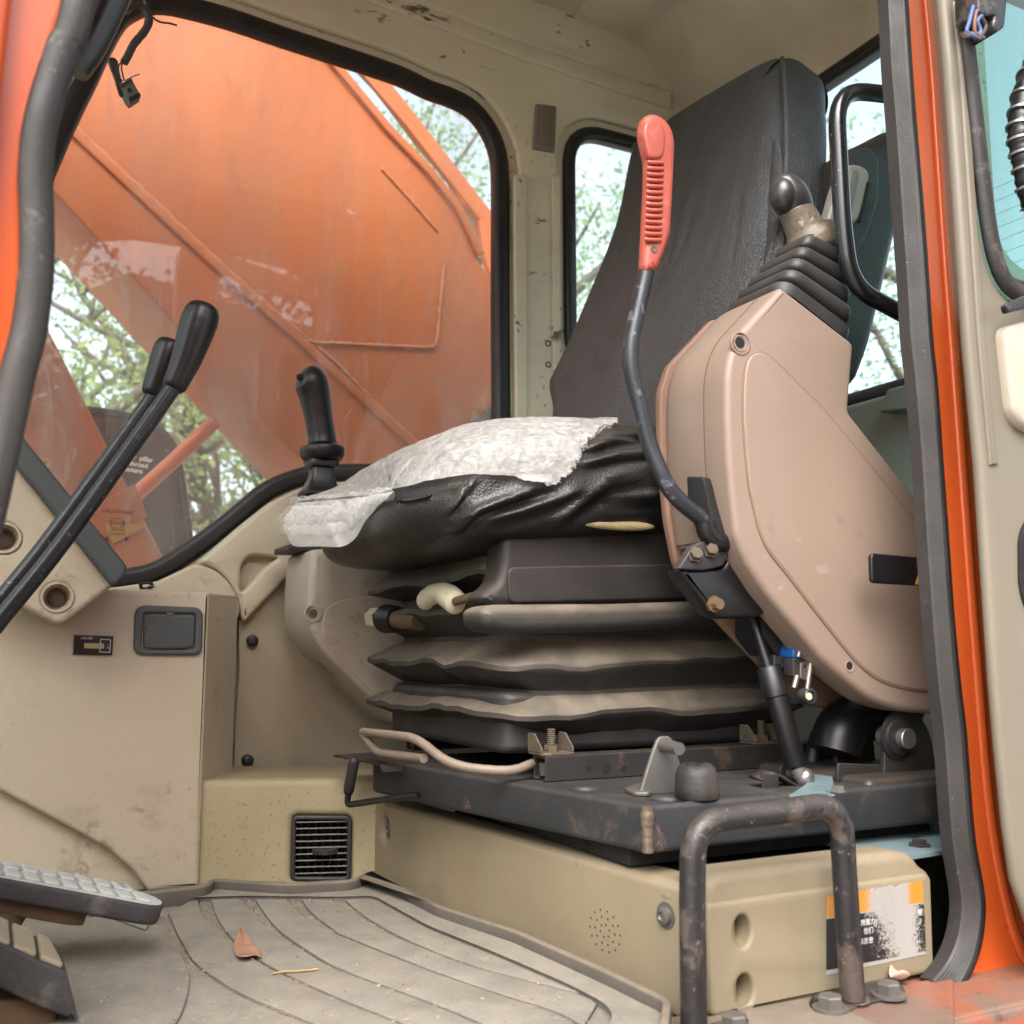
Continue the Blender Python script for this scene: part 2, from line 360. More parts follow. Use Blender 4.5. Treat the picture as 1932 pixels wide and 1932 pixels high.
MT['matlip'] = M('dark_mat_rim', (74, 72, 70), .8, .2, 7, 'noise', 260, .5, .0012, dust=.75, dustc=(150, 134, 112), dlo=.05)
MT['pedaldust'] = M('dust_caked_rubber', (196, 198, 192), .95, .08, 14, 'noise', 320, .5, .001, spots=[(40, .6, .72, .3, (116, 116, 112))])
MT['pedalrub'] = M('dark_pedal_rubber', (62, 60, 59), .7, .2, 16, 'noise', 260, .6, .0012, spots=[(14, .54, .66, .6, (118, 112, 104)), (40, .66, .7, .8, (176, 150, 104))])
MT['pedaltan'] = M('tan_dusty_tread', (164, 152, 126), .9, .08, 14, 'noise', 300, .4, .001, spots=[(40, .6, .72, .3, (130, 120, 100))])
MT['browniron'] = M('brown_iron_arm', (98, 78, 54), .7, .25, 14, 'noise', 200, .5, .001)
MT['blueplate'] = M('pale_blue_floor_plate', (112, 132, 136), .5, .1, 8, 'noise', 120, .2, .001, spots=[(26, .6, .64, .95, (30, 28, 26)), (60, .66, .68, .95, (24, 22, 20))])
MT['leafdry'] = M('dry_leaf', (164, 122, 98), .7, .15, 40, 'noise', 150, .5, .001)
MT['straw'] = M('dry_straw', (196, 166, 112), .7, .15, 40)
MT['debris'] = M('loose_dirt', (168, 150, 122), .95, .25, 60)
MT['blue'] = M('blue_switch_plastic', (30, 92, 168), .4, .1, 20)
MT['foam'] = M('beige_foam', (170, 150, 108), .9, .15, 30, 'weave', 160, .5, .001)
MT['lcd'] = M('dull_display', (176, 172, 128), .3, .05, 30)
MT['ink'] = M('white_print', (225, 225, 222), .6, .03, 30)
MT['inkdk'] = M('dark_print', (70, 34, 26), .6, .03, 30)
MT['cover'] = M('grey_plastic_cover', (124, 122, 114), .5, .08, 20, 'noise', 300, .2, .0005)
MT['coverin'] = M('brownish_grey_insert', (126, 114, 98), .5, .08, 20)
MT['armgrip'] = M('grey_grip_plastic', (150, 146, 138), .35, .05, 20)
MT['conn'] = M('olive_grey_connector', (92, 92, 80), .5, .1, 30)
MT['yellow'] = M('yellow_decal', (206, 146, 50), .6, .1, 12)
MT['hood'] = M('pale_bonnet_paint', (196, 208, 212), .5, .08, 5)
MT['doorp'] = M('pale_beige_door_paint', (124, 116, 101), .45, .06, 2.5, 'noise', 90, .12, .001, spots=[(60, .69, .71, .9, (60, 46, 36)), (3, .58, .8, .3, (158, 142, 116))], streak=(.25, (168, 154, 130), (1, 1, .2)))
MT['wornbare'] = M('worn_grip_tape', (116, 104, 88), .5, .25, 30, 'noise', 120, .5, .002, spots=[(60, .52, .62, .8, (76, 66, 56)), (45, .6, .68, .7, (196, 188, 174))])
MT['ground'] = M('trodden_earth', (172, 166, 154), .95, .2, .6, 'noise', 8, .6, .05)
MT['bark'] = M('grey_bark', (104, 94, 82), .9, .25, 8, 'noise', 20, .8, .03)
def leafmat(name, c1, c2, tr=.45):
    k = NT(name); b = k.n('BsdfDiffuse'); t = k.n('BsdfTranslucent'); m = k.n('MixShader')
    oi = k.n('NewGeometry').outputs['Random Per Island']
    col = k.mix(oi, lin(*c1), lin(*c2)); k.set(b.inputs[0], col); k.set(t.inputs[0], col); m.inputs[0].default_value = tr
    k.set(m.inputs[1], b.outputs[0]); k.set(m.inputs[2], t.outputs[0]); k.set(k.out.inputs[0], m.outputs[0]); return k.m
MT['leafA'] = leafmat('olive_leaves', (112, 128, 84), (166, 176, 122))
MT['leafB'] = leafmat('mid_green_leaves', (130, 158, 122), (176, 198, 150))
MT['leafC'] = leafmat('autumn_leaves', (92, 84, 44), (150, 120, 66))
def glassmat(name, tint, dust, dcol=(214, 206, 194), streak=(1, 1, .12), sc=9):
    """pane of glass seen as a clear sheet: mirror share by angle, thin uneven film of dust"""
    k = NT(name); tr = k.n('BsdfTransparent'); k.set(tr.inputs[0], tint); gl = k.n('BsdfGlossy'); gl.inputs['Roughness'].default_value = 0.0
    lw = k.n('LayerWeight'); lw.inputs[0].default_value = .5
    f = k.math('ADD', k.math('MULTIPLY', k.math('POWER', lw.outputs['Facing'], 5.), .96), .04)
    m1 = k.n('MixShader'); k.set(m1.inputs[0], f); k.set(m1.inputs[1], tr.outputs[0]); k.set(m1.inputs[2], gl.outputs[0])
    df = k.n('BsdfDiffuse'); k.set(df.inputs[0], lin(*dcol)); tl = k.n('BsdfTranslucent'); k.set(tl.inputs[0], lin(*dcol))
    md = k.n('MixShader'); md.inputs[0].default_value = .5; k.set(md.inputs[1], df.outputs[0]); k.set(md.inputs[2], tl.outputs[0])
    a = k.ramp(k.noise(sc, 6, .6, stretch=streak), .36, .68, dust*.3, dust*1.25); b = k.ramp(k.noise(sc*5, 6, .7, stretch=(1, 1, .3), dist=1.5), .5, .72, 0, dust*.8)
    sp = k.ramp(k.noise(220, 2), .7, .74, 0, .35 if dust > .02 else 0)
    d = k.math('MAXIMUM', k.math('ADD', a, b), sp)
    m2 = k.n('MixShader'); k.set(m2.inputs[0], d); k.set(m2.inputs[1], m1.outputs[0]); k.set(m2.inputs[2], md.outputs[0])
    k.set(k.out.inputs[0], m2.outputs[0]); return k.m
MT['glass'] = glassmat('dusty_window_glass', (.93, .97, .95, 1), .14, dcol=(206, 208, 206), sc=4)
MT['glassdoor'] = glassmat('greenish_door_glass', (.55, .74, .70, 1), .07)
MT['glassrear'] = glassmat('rear_window_glass', (.90, .96, .96, 1), .05)
def wrapmat():
    k = NT('cloudy_plastic_film'); b = k.n('BsdfPrincipled'); k.set(b.inputs['Base Color'], k.mix(k.ramp(k.noise(140, 5, .7, stretch=(.4, 1, 1), dist=1.2), .35, .65), lin(202, 200, 195), lin(172, 171, 168)))
    k.set(b.inputs['Roughness'], k.ramp(k.noise(90, 5), .3, .7, .15, .5))
    b.inputs['Transmission Weight'].default_value = 0
    h = k.math('ADD', k.voro(75, 'F1', stretch=(1, 1.3, 1)), k.math('MULTIPLY', k.noise(120, 5, .7, stretch=(.5, 1, 1), dist=1.5), .9))
    k.set(b.inputs['Normal'], k.bump(h, .8, .003))
    tl = k.n('BsdfTranslucent'); k.set(tl.inputs[0], lin(240, 240, 236)); m0 = k.n('MixShader'); m0.inputs[0].default_value = .3
    k.set(m0.inputs[1], b.outputs[0]); k.set(m0.inputs[2], tl.outputs[0])
    tr = k.n('BsdfTransparent'); m = k.n('MixShader'); k.set(m.inputs[0], k.ramp(k.noise(60, 5, .7, dist=1), .35, .7, .05, .4)); k.set(m.inputs[1], m0.outputs[0]); k.set(m.inputs[2], tr.outputs[0])
    k.set(k.out.inputs[0], m.outputs[0]); return k.m
MT['wrap'] = wrapmat()
def bubmat(name='clear_bubble_film', lo=.12, hi=.7):
    k = NT(name); tr = k.n('BsdfTransparent'); k.set(tr.inputs[0], (.97, .97, .97, 1)); b = k.n('BsdfPrincipled')
    k.set(b.inputs['Base Color'], lin(208, 208, 205)); b.inputs['Roughness'].default_value = .16
    k.set(b.inputs['Normal'], k.bump(k.noise(160, 4, .6, dist=1), .5, .003))
    lw = k.n('LayerWeight'); lw.inputs[0].default_value = .45; m = k.n('MixShader')
    k.set(m.inputs[0], k.ramp(lw.outputs['Facing'], .05, .85, lo, hi)); k.set(m.inputs[1], tr.outputs[0]); k.set(m.inputs[2], b.outputs[0]); k.set(k.out.inputs[0], m.outputs[0]); return k.m
MT['bubble'] = bubmat(); MT['film'] = bubmat('milky_film', .5, .85)
MT['weldbare'] = M('bare_weld', (118, 104, 90), .5, .25, 40, 'noise', 300, .5, .001, metal=.4, spots=[(60, .55, .65, .6, (110, 78, 56))])
MT['bar'] = M('dusty_bar_paint', (128, 112, 98), .55, .15, 20, 'noise', 300, .5, .001, dust=.4, dustc=(160, 146, 128), spots=[(60, .58, .7, .5, (84, 62, 48))])
MT['skirt'] = M('dark_moulded_skirt', (32, 29, 28), .62, .2, 9, 'noise', 300, .3, .0008, dust=.4, dustc=(110, 98, 86), dlo=.05, spots=[(300, .68, .7, .5, (130, 120, 108))])
MT['reartrim'] = M('grey_green_rear_trim', (186, 190, 180), .6, .05, 5, 'noise', 400, .2, .0005)
MT['ribseal'] = M('ribbed_grey_rubber', (56, 52, 50), .6, .15, 9, 'noise', 260, .3, .001, streak=(.6, (40, 38, 38), (1, 1, .1)), spots=[(30, .56, .66, .6, (44, 42, 42)), (120, .68, .72, .6, (170, 162, 150))])
MT['rod'] = M('black_lever_rod', (40, 43, 48), .36, .12, 16, 'noise', 200, .3, .0006, spots=[(60, .58, .66, .35, (96, 94, 92)), (140, .62, .66, .5, (150, 146, 140))], metal=.15)
MT['ink2'] = M('bright_white_print', (255, 255, 252), .6, .02, 30)
MT['grip'] = M('grey_black_grip', (44, 45, 48), .3, .1, 10, 'noise', 500, .1, .0003, coat=.2, dust=.15, dlo=.1)
# ------------------------------------------------------------------ surroundings
m = MB(); N = 40
def gz(x, y): return -1.15+.10*mnoise.noise(V((x*.25, y*.25, 0)))+.5*max(0, (math.hypot(x, y)-18)/40)
gx = [-60+120*i/N for i in range(N+1)]
m.rows([[(x*(1+abs(x)/60*9), y*(1+abs(y)/60*9), gz(x, y)) for x in gx] for y in gx])
m.build('ground', MT['ground'], None, ang=180, kind='structure')

def tree(loc, h, spread, seed, label, leaf, n_leaf, low=.25, group='trees round the parked machine', lsize=.075):
    r = random.Random(seed); root = thing('tree', label, 'tree', loc, group); o = V(loc)
    tm = MB(); tips = []
    def limb(p, d, ln, rr, depth):
        pts = [p]; q = p.copy(); dd = d.copy()
        for k in range(4):
            dd = (dd+V((r.uniform(-.25, .25), r.uniform(-.25, .25), r.uniform(-.08, .22)))).normalized()
            q = q+dd*(ln/4); pts.append(q.copy())
        tm.tube(pts, [rr*(1-.5*k/4) for k in range(5)], n=7 if depth < 2 else 5)
        tips.append(q.copy())
        if depth >= 1: tips.append(pts[2].copy())
        if depth < 3:
            for k in range(3 if depth < 2 else 2):
                a = r.uniform(0, 2*pi); s = pts[r.choice([2, 3, 4])]
                nd = (dd*.6+V((cos(a), sin(a), r.uniform(-.1, .5)))*.8).normalized()
                limb(s, nd, ln*r.uniform(.55, .75), rr*.5, depth+1)
    tr = .045+.018*h; base = [o+V((r.uniform(-.05, .05)*k, r.uniform(-.05, .05)*k, h*low*1.6*k/4-(.15 if k == 0 else 0))) for k in range(5)]
    tm.tube(base, [tr*(1.25-.5*k/4) for k in range(5)], n=9)
    top = base[-1]
    for k in range(5):
        a = 2*pi*k/5+r.uniform(-.5, .5)
        limb(base[3 if k % 2 else 4], V((cos(a), sin(a), r.uniform(.5, 1.3))).normalized(), spread*r.uniform(.8, 1.1), tr*.6, 1)
    limb(top, V((0, 0, 1)), h*.4, tr*.7, 1)
    tm.build('trunk', MT['bark'], root, ang=180, weld=0)
    lm = MB(); tips += [t*1 for t in tips if r.random() < .5]
    cl = [t+V((r.gauss(0, .25), r.gauss(0, .25), r.gauss(0, .22))) for t in tips]
    for i in range(n_leaf):
        c = r.choice(cl)+V((r.gauss(0, .24), r.gauss(0, .24), r.gauss(0, .2)))
        d = V((r.gauss(0, 1), r.gauss(0, 1), r.gauss(0, .6)-.4)).normalized(); w = d.orthogonal().normalized()
        w = Matrix.Rotation(r.uniform(0, 6.28), 3, d)@w; s = lsize*r.uniform(.6, 1.3)
        lm.add([c, c+d*s*.5+w*s*.28, c+d*s, c+d*s*.5-w*s*.28], [(0, 1, 2, 3)])
    me = bpy.data.meshes.new('m'); me.from_pydata([tuple(v) for v in lm.v], [], lm.f); put('crown', me, MT[leaf], root)
TREES = [((.6, 8.2, -1.15), 6.5, 2.0, 3, 'slender olive green tree seen through the lower front of the side window', 'leafA', 5200),
         ((2.6, 9.6, -1.15), 7.5, 2.3, 5, 'olive tree with a forked trunk right of the black mirror housing', 'leafA', 6200),
         ((-1.6, 10.5, -1.15), 8.0, 2.4, 8, 'yellowish tree glimpsed between the boom cylinder and the left door seal', 'leafA', 5200),
         ((4.6, 9.4, -1.15), 8.5, 2.6, 12, 'tall bushy green tree above the boom at the side window corner', 'leafB', 9000),
         ((6.6, 9.0, -1.15), 8.0, 2.6, 15, 'bushy green tree seen through the small rear quarter window', 'leafB', 9500),
         ((4.2, 13.5, -1.15), 10, 3.0, 18, 'pale green tree standing farther behind the bushy ones', 'leafB', 9000),
         ((1.4, 13.0, -1.15), 9, 3.0, 21, 'tall thin-leaved tree standing farthest behind the mirror housing', 'leafA', 6000),
         ((9.3, 6.5, -1.15), 7.5, 2.4, 24, 'green tree whose edge shows in the rear window beside the headrest', 'leafB', 6000)]
for t in TREES: tree(*t, low=.16 if t[1] < 8 else .2)
BACK = [((-3.2, -9.5, -1.15), 4.6, 2.2, 31, 'autumn brown tree mirrored in the side glass, left one', 'leafC', 15000),
        ((-.6, -10.4, -1.15), 5.4, 2.5, 33, 'autumn brown tree with bare upper branches mirrored in the side glass', 'leafC', 15000),
        ((2.6, -9.8, -1.15), 4.4, 2.3, 36, 'autumn brown tree mirrored in the side glass, right one', 'leafC', 13000)]
for t in BACK: tree(*t, lsize=.13, group='trees behind the photographer')
# low shrubs along the far edge: one unbroken green mass
m = MB(); r = random.Random(77)
for i in range(9000):
    x = r.uniform(-6, 14); y = 12.5+r.gauss(0, .8)+.25*math.sin(x*1.3); hgt = 1.5+.7*mnoise.noise(V((x*.6, 0, 3)))
    c = V((x, y, -1.15+hgt*r.random()**.7)); d = V((r.gauss(0, 1), r.gauss(0, 1), r.gauss(0, 1))).normalized(); w = d.orthogonal().normalized(); s = r.uniform(.10, .2)
    m.add([c, c+d*s*.5+w*s*.3, c+d*s, c+d*s*.5-w*s*.3], [(0, 1, 2, 3)])
me = bpy.data.meshes.new('m'); me.from_pydata([tuple(v) for v in m.v], [], m.f)
put('undergrowth', me, MT['leafB'], None, kind='stuff', label='low green undergrowth behind the trees', cat_='undergrowth')

nb = thing('parked_excavator', 'second orange excavator standing behind the photographer, only mirrored in the side glass', 'excavator', (2.4, -4.6, -1.15))
Mn = Matrix.Rotation(rad(-24), 3, 'Z')
MB().box((.9, -4.9, .6), (4.2, 1.6, 2.3), Mn).build('body', MT['orange'], nb, bevel=.06)
fn = Frame(V((1.8, -4.9, 2.1))+Mn@V((0, .8, 0)), Mn@V((-1, 0, 0)), (0, 0, 1), Mn@V((0, -1, 0)))
plate('cab_frame', fn, [fil(rect(-.9, -.7, 1.3, .75), .12), fil([V((-.75, -.6)), V((.1, -.6)), V((.1, .62)), V((-.75, .62))], .1), fil([V((.2, -.6)), V((1.15, -.6)), V((1.0, .62)), V((.2, .62))], .1)], .06, MT['orange'], nb, bevel=.01)
MB().box(V((1.8, -4.9, 2.1))+Mn@V((-.2, -.3, 0)), (2.1, .9, 1.4), Mn).build('cab_inside', MT['coverin'], nb)
MB().box(V((2.5, -4.9, -.78)), (3.2, 1.9, .75), Mn).build('track', MT['blackmetal'], nb, bevel=.2)
# ------------------------------------------------------------------ cab shell
cab = thing('excavator_cab', 'cream painted excavator cab shell with orange door frame and rubber sealed windows', 'cab', (.6, .5, 0))
YW = 1.00                                    # inner face of the far side wall
fw = FY(YW); f2 = FY(YW+.018); fg = FY(YW+.03)
W1 = [(95, 350), (143, 238), (187, 147), (213, 90), (240, 43), (260, 27), (290, 15), (333, 17), (433, 43), (533, 77), (644, 113), (754, 150), (811, 177), (857, 193),
      (891, 213), (917, 247), (932, 287), (936, 340), (936, 450), (936, 600), (937, 740), (936, 820), (926, 860), (890, 873), (760, 873), (644, 873), (577, 878), (500, 907), (433, 961),
      (367, 1011), (300, 1054), (240, 1071), (100, 1085), (-100, 1090), (-190, 1085), (-215, 1060), (-190, 1000), (-100, 795), (0, 565)]
W2 = [(1089, 262), (1111, 255), (1300, 300), (1306, 360), (1306, 640), (1296, 690), (1100, 690), (1092, 660), (1092, 560)]
def win(fr, pts, grow): return offset(cat(pp(fr, pts), 3, True), grow)
w2p = lambda fr, g: offset(fil(pp(fr, [(1089, 250), (1306, 306), (1306, 690), (1093, 690)]), .07, 7), g)
cw = [(-.75, -.02), (1.40, -.02), (1.40, 1.70), (-.75, 1.70)]
plate('side_panel', fw, [cw, win(fw, W1, .052), w2p(fw, .046)], .018, MT['cabpaint'], cab, bevel=.008, res=4)
plate('window_recess', f2, [cw, win(f2, W1, .028), w2p(f2, .024)], .03, MT['cabpaint'], cab, bevel=.003)
for nm, a, b in (('side_window', win(FY(YW+.008), W1, .034), win(FY(YW+.008), W1, 0)), ('quarter_window', w2p(FY(YW+.008), .03), w2p(FY(YW+.008), 0))):
    s_ = plate(nm, fg, [offset(b, .006)], .004, MT['glass'], cab, bevel=0, label='dusty pane mirroring trees and the door opening' if nm == 'side_window' else None)
    plate('rubber_seal', FY(YW+.008), [a, b], .034, MT['blackseal'], s_, bevel=.011, res=4)
# stepped roof rail above the side windows
def band(pts_lo, z_hi, y, dep, name):
    lo = [fw.px(*p) for p in pts_lo]; lo = [(x, z) for x, z in lo]
    plate(name, FY(y), [[*lo, (lo[-1][0], z_hi), (lo[0][0], z_hi)]], dep, MT['cabpaint'], cab, bevel=.006, res=3)
band([(200, -170), (420, -100), (727, 18), (977, 112), (1264, 208)], 1.72, YW-.009, .03, 'roof_rail')
band([(200, -195), (420, -125), (727, -8), (977, 86), (1264, 180)], 1.72, YW-.018, .03, 'roof_rail')
# pillar pressings beside the windows, and holes with screws
for (u0, u1) in ((968, 992), (1040, 1056)):
    pts = [fw.px(u0, 330), fw.px(u1, 330), fw.px(u1+4, 1000), fw.px(u0+4, 1000)]
    plate('pillar_rib', FY(YW-.006), [fil(pts, .01, 4)], .012, MT['cabpaint'], cab, bevel=.005, res=4)
for (u, v) in ((1034, 648), (1034, 688)):
    p = fw.at(u, v); MB().lathe(p, (0, -1, 0), [(-.01, .0065), (.0015, .0065), (.0015, .004), (-.002, .0035), (-.002, 0)], 14).build('pillar_screw', MT['rust'], cab)
fc = FY(YW-.006)
cp = plate('lamp_cover', fc, [ppr(fc, [(1012, 194), (1051, 199), (1048, 287), (1006, 280)], .006)], .012, MT['cover'], cab, bevel=.004)
fc = FY(YW-.009); plate('insert', fc, [ppr(fc, [(1020, 203), (1043, 206), (1040, 275), (1016, 270)], .004)], .008, MT['coverin'], cp, bevel=.0015)
fc = FY(YW-.0105); plate('button', fc, [ppr(fc, [(1023, 226), (1038, 228), (1037, 248), (1022, 246)], .002)], .006, MT['coverin'], cp, bevel=.001)
# headliner: roof profile swept across the cab, curving down to the rear window
prof = [(-.75, 1.62)]+[tuple(fw.px(*p)) for p in ((954, -2), (1077, 40), (1164, 77), (1194, 93), (1217, 117), (1244, 150), (1279, 197))]+[(1.352, 1.452), (1.372, 1.405)]
prof = cat([V((x, 0, z)) for x, z in prof], 5)
rows = [[V((p.x, y, p.z+.006*mnoise.noise(V((p.x*4, y*4, 1))))) for p in prof] for y in [(-.06+1.07*i/14) for i in range(15)]]
up_ = [[p+V((.03, 0, .05)) for p in r_] for r_ in rows]
m = MB().rows(rows); m.rows(up_); m.rows([rows[0], up_[0]]); m.rows([rows[-1], up_[-1]]); m.rows([[r_[0] for r_ in rows], [r_[0] for r_ in up_]])
m.build('headliner', MT['headliner'], cab, ang=60)
# rear wall with the rear window
fr = FX(1.375)
rw = fil([V((.02, .775)), V((.84, .775)), V((.84, 1.385)), V((.02, 1.385))], .06, 6)
plate('rear_panel', fr, [rect(-.06, -.02, 1.02, 1.46), offset(rw, .022)], .03, MT['cabpaint'], cab, bevel=.004)
s_ = plate('rear_window', FX(1.395), [offset(rw, .004)], .004, MT['glassrear'], cab, bevel=0)
plate('rubber_seal', FX(1.366), [offset(rw, .030), rw], .04, MT['blackseal'], s_, bevel=.012, res=4)
m = MB()
for k in range(12): m.box((1.3935, .43, .80+.022*k), (.0006, .72, .0006))
m.build('heater_wires', MT['greysteel'], s_, kind='stuff')
# grey trim ledge below the rear window, behind the left console
fl = FX(1.31)
plate('rear_trim', fl, [rect(-.02, .02, 1.0, .735)], .06, MT['reartrim'], cab, bevel=.012)
fl = FX(1.285); plate('trim_step', fl, [ppr(fl, [(1672, 735), (1725, 720), (1760, 712), (1760, 770), (1657, 778)], .006)], .03, MT['reartrim'], cab, bevel=.004)
MB().box((1.28, .30, .735), (.05, .035, .012)).build('trim_clip', MT['strip'], cab, bevel=.003)
# window sill trim running down to the front console
ft = FY(.93)
plate('sill_trim', ft, [ppr(ft, [(120, 1105), (217, 1108), (300, 1096), (372, 1062), (408, 1075), (432, 1096), (449, 1124), (455, 1150), (440, 1190), (120, 1190)], .008)], .07, MT['trim'], cab, bevel=.006)
pk = ppr(ft, [(456, 1066), (470, 1049), (484, 1047), (527, 1052), (512, 1062), (500, 1070), (464, 1112), (454, 1116)], .006)
st = plate('sill_trim', ft, [ppr(ft, [(378, 1060), (467, 984), (520, 942), (573, 918), (640, 908), (800, 905), (800, 1010), (640, 1010), (533, 1099), (459, 1177), (452, 1132), (433, 1096), (410, 1074)], .01), pk], .07, MT['trim'], cab, bevel=.007)
plate('pocket', FY(.952), [offset(pk, .006)], .02, MT['trim'], st, bevel=0)
# woven trim under the sill
rows = []
for i in range(25):
    x = .365+.44*i/24; rows.append([])
    for j in range(21):
        z = .08+.375*j/20
        dpt = .028*math.exp(-((x-.38+(z-.25)*.55)/.028)**2)
        step = -.006 if z > .365 else 0
        rows[-1].append(V((x, .955-dpt*.5+step+.02*max(0, x-.46+(z-.25)*.55), z)))
fp = MB().rows(rows).build('woven_panel', MT['fabric'], cab, ang=60)
for (u, v) in ((477, 1209), (468, 1435)):
    p = PY(.945, u, v); MB().lathe(p, (0, -1, 0), [(-.012, .0095), (.001, .0092), (.0035, .007), (.0045, .003), (.004, 0)], 18).build('push_clip', MT['blackdust'], fp)
# floor pan
MB().box((.45, .48, -.03), (1.9, 1.04, .04)).build('floor_pan', MT['dark'], cab)
# front windscreen frame, out of sight to the left: closes the cab
MB().box((-.62, .48, .3), (.04, 1.0, .66)).build('front_panel', MT['cabpaint'], cab)
g_ = MB().box((-.62, .48, 1.12), (.005, .96, .96)).build('windscreen', MT['glass'], cab)
# ---- door frame: front post, rear post, header, sill
fa = FY(-.004)
Lr = [(186, 0), (149, 114), (119, 198), (102, 258), (95, 337), (97, 397), (98, 471), (92, 546), (82, 630), (64, 704), (42, 813), (15, 942), (-12, 1060), (-60, 1260)]
Ll = [(109, 0), (84, 74), (55, 174), (40, 258), (34, 337), (36, 397), (36, 521), (33, 560), (20, 635), (0, 704), (-25, 813), (-55, 942), (-84, 1060), (-135, 1260)]
Cx = [((a[0]+b[0])/2+4, (a[1]+b[1])/2) for a, b in zip(Lr, Ll)]
pts = [PY(-.012, *p) for p in Cx]
topz = 1.41
head = [V((.30, -.012, topz)), V((.14, -.012, topz-.05)), V((.075, -.012, topz-.19)), V((.058, -.012, 1.02))]
path = cat(head+pts, 5)
rib = [(1, 0), (.8, .75), (.25, 1.0), (-.35, .95), (-.85, .75), (-1, .3), (-1, -.3), (-.85, -.75), (.0, -.9), (.75, -.6)]
rr = [.0118]*len(path)
sd = MB().tube(path, rr, prof=[(a*.9, b) for a, b in rib], up=(0, -1, 0)).build('door_seal', MT['greyrub'], cab, ang=50)
outl = [fa.px(*p) for p in [(a[0]*.5+b[0]*.5, a[1]*.5+b[1]*.5) for a, b in zip(Lr, Ll)]]
hx = [(p.x, p.z) for p in head]
post = hx[::-1][::-1]+outl+[(-.10, -.02), (-.36, -.02), (-.36, 1.58), (.30, 1.58)]
plate('front_post', FY(.0), [post], .045, MT['orange'], cab, bevel=.012, res=4)
m = MB().tube([(-.085, -.012, -.02), (-.06, -.014, .3), (-.045, -.016, .62), (-.032, -.016, .95), (.02, -.014, 1.2), (.1, -.01, 1.5)], .03, n=14, sx=1, sy=.45, up=(1, 0, 0))
m.build('post_bulge', MT['orange'], cab, ang=70)
# rear post
Sl = [(1660, -60), (1670, 0), (1676, 133), (1685, 233), (1696, 417), (1706, 550), (1711, 644), (1721, 727), (1735, 877), (1743, 1027), (1753, 1161), (1763, 1288), (1775, 1388), (1788, 1571), (1803, 1680), (1803, 1731), (1791, 1781), (1771, 1821), (1746, 1857)]
Sr = [(1706, -60), (1711, 0), (1720, 133), (1727, 233), (1744, 417), (1753, 550), (1760, 644), (1768, 727), (1777, 877), (1789, 1027), (1798, 1161), (1811, 1288), (1822, 1388), (1837, 1571), (1855, 1671), (1859, 1721), (1851, 1788), (1828, 1848), (1790, 1888)]
def mixp(t): return [PY(-.004, a[0]*(1-t)+b[0]*t, a[1]*(1-t)+b[1]*t) for a, b in zip(Sl, Sr)]
htop = [V((.62, -.012, topz)), V((.78, -.012, topz-.03)), V((.848, -.012, topz-.12))]
p1 = cat(htop+mixp(.34), 5); p2 = cat([p+V((.012, 0, .006)) for p in htop]+mixp(.72), 5)
wd = [(.55*(Sr[0][0]-Sl[0][0])/2)*1.13/FU]*len(p1)
flat = [(.35, -1.0), (.55, -.9), (.55, .9), (.35, 1.0), (-.9, 1.0), (-.9, -1.0)]
rb = []
for k in range(15):
    y_ = -1+2*k/14; rb.append((.6 if k % 2 else .42, y_))
sr = MB().tube(p1, .0128, prof=rb+[(-.8, .9), (-.8, -.9)], up=(0, -1, 0)).build('door_seal', MT['ribseal'], cab, ang=25, label='ribbed black rubber strip along the rear door post, torn at its foot')
MB().tube(p2, .0082, n=12, up=(0, -1, 0), sx=1.0, sy=.95).build('seal_bead', MT['blackseal'], sr, ang=80)
e1, e2 = p1[-1], p2[-1]
MB().lathe(e1+V((0, 0, .002)), (p1[-1]-p1[-3]), [(-.001, .011), (.002, .012), (.002, .008), (-.012, .007)], 10).build('torn_end', MT['greyrub'], sr)
Or = [(1757, -60), (1765, 0), (1778, 133), (1788, 283), (1803, 500), (1813, 644), (1835, 877), (1851, 1111), (1863, 1288), (1873, 1405), (1888, 1555), (1901, 1655), (1932, 1738), (1975, 1800), (2060, 1850)]
fo = FY(.008)
left = [fo.px(a[0]*.35+b[0]*.65, a[1]*.35+b[1]*.65) for a, b in zip(Sl, Sr)]
right = [fo.px(*p) for p in Or]
post = [(.86, 1.58)]+left+[fo.px(*p) for p in ((1770, 1905), (1745, 1960), (1745, 2300), (2060, 2300))]+right[::-1]+[(right[0][0], 1.58)]
plate('rear_post', FY(.0), [post], .010, MT['orange'], cab, bevel=.0045, res=4)
plate('rear_side_wall', FY(.03), [[(.935, -.1), (.935, 1.15), (.888, 1.2), (.888, 1.62), (1.41, 1.62), (1.41, -.1)], fil(rect(1.03, .76, 1.33, 1.12), .06, 5)], .02, MT['cabpaint'], cab, bevel=.002)
# raised fold along the rear post
fold = [PY(-.002, *p) for p in ((1744, -60), (1750, 0), (1762, 133), (1772, 283), (1787, 500), (1798, 644), (1815, 877), (1832, 1111), (1846, 1288), (1862, 1480), (1885, 1640), (1925, 1790), (1990, 1880))]
MB().tube(cat(fold, 4), .0055, n=10, up=(0, -1, 0), sx=.7, sy=1.2).build('post_fold', MT['orange'], cab, ang=80)
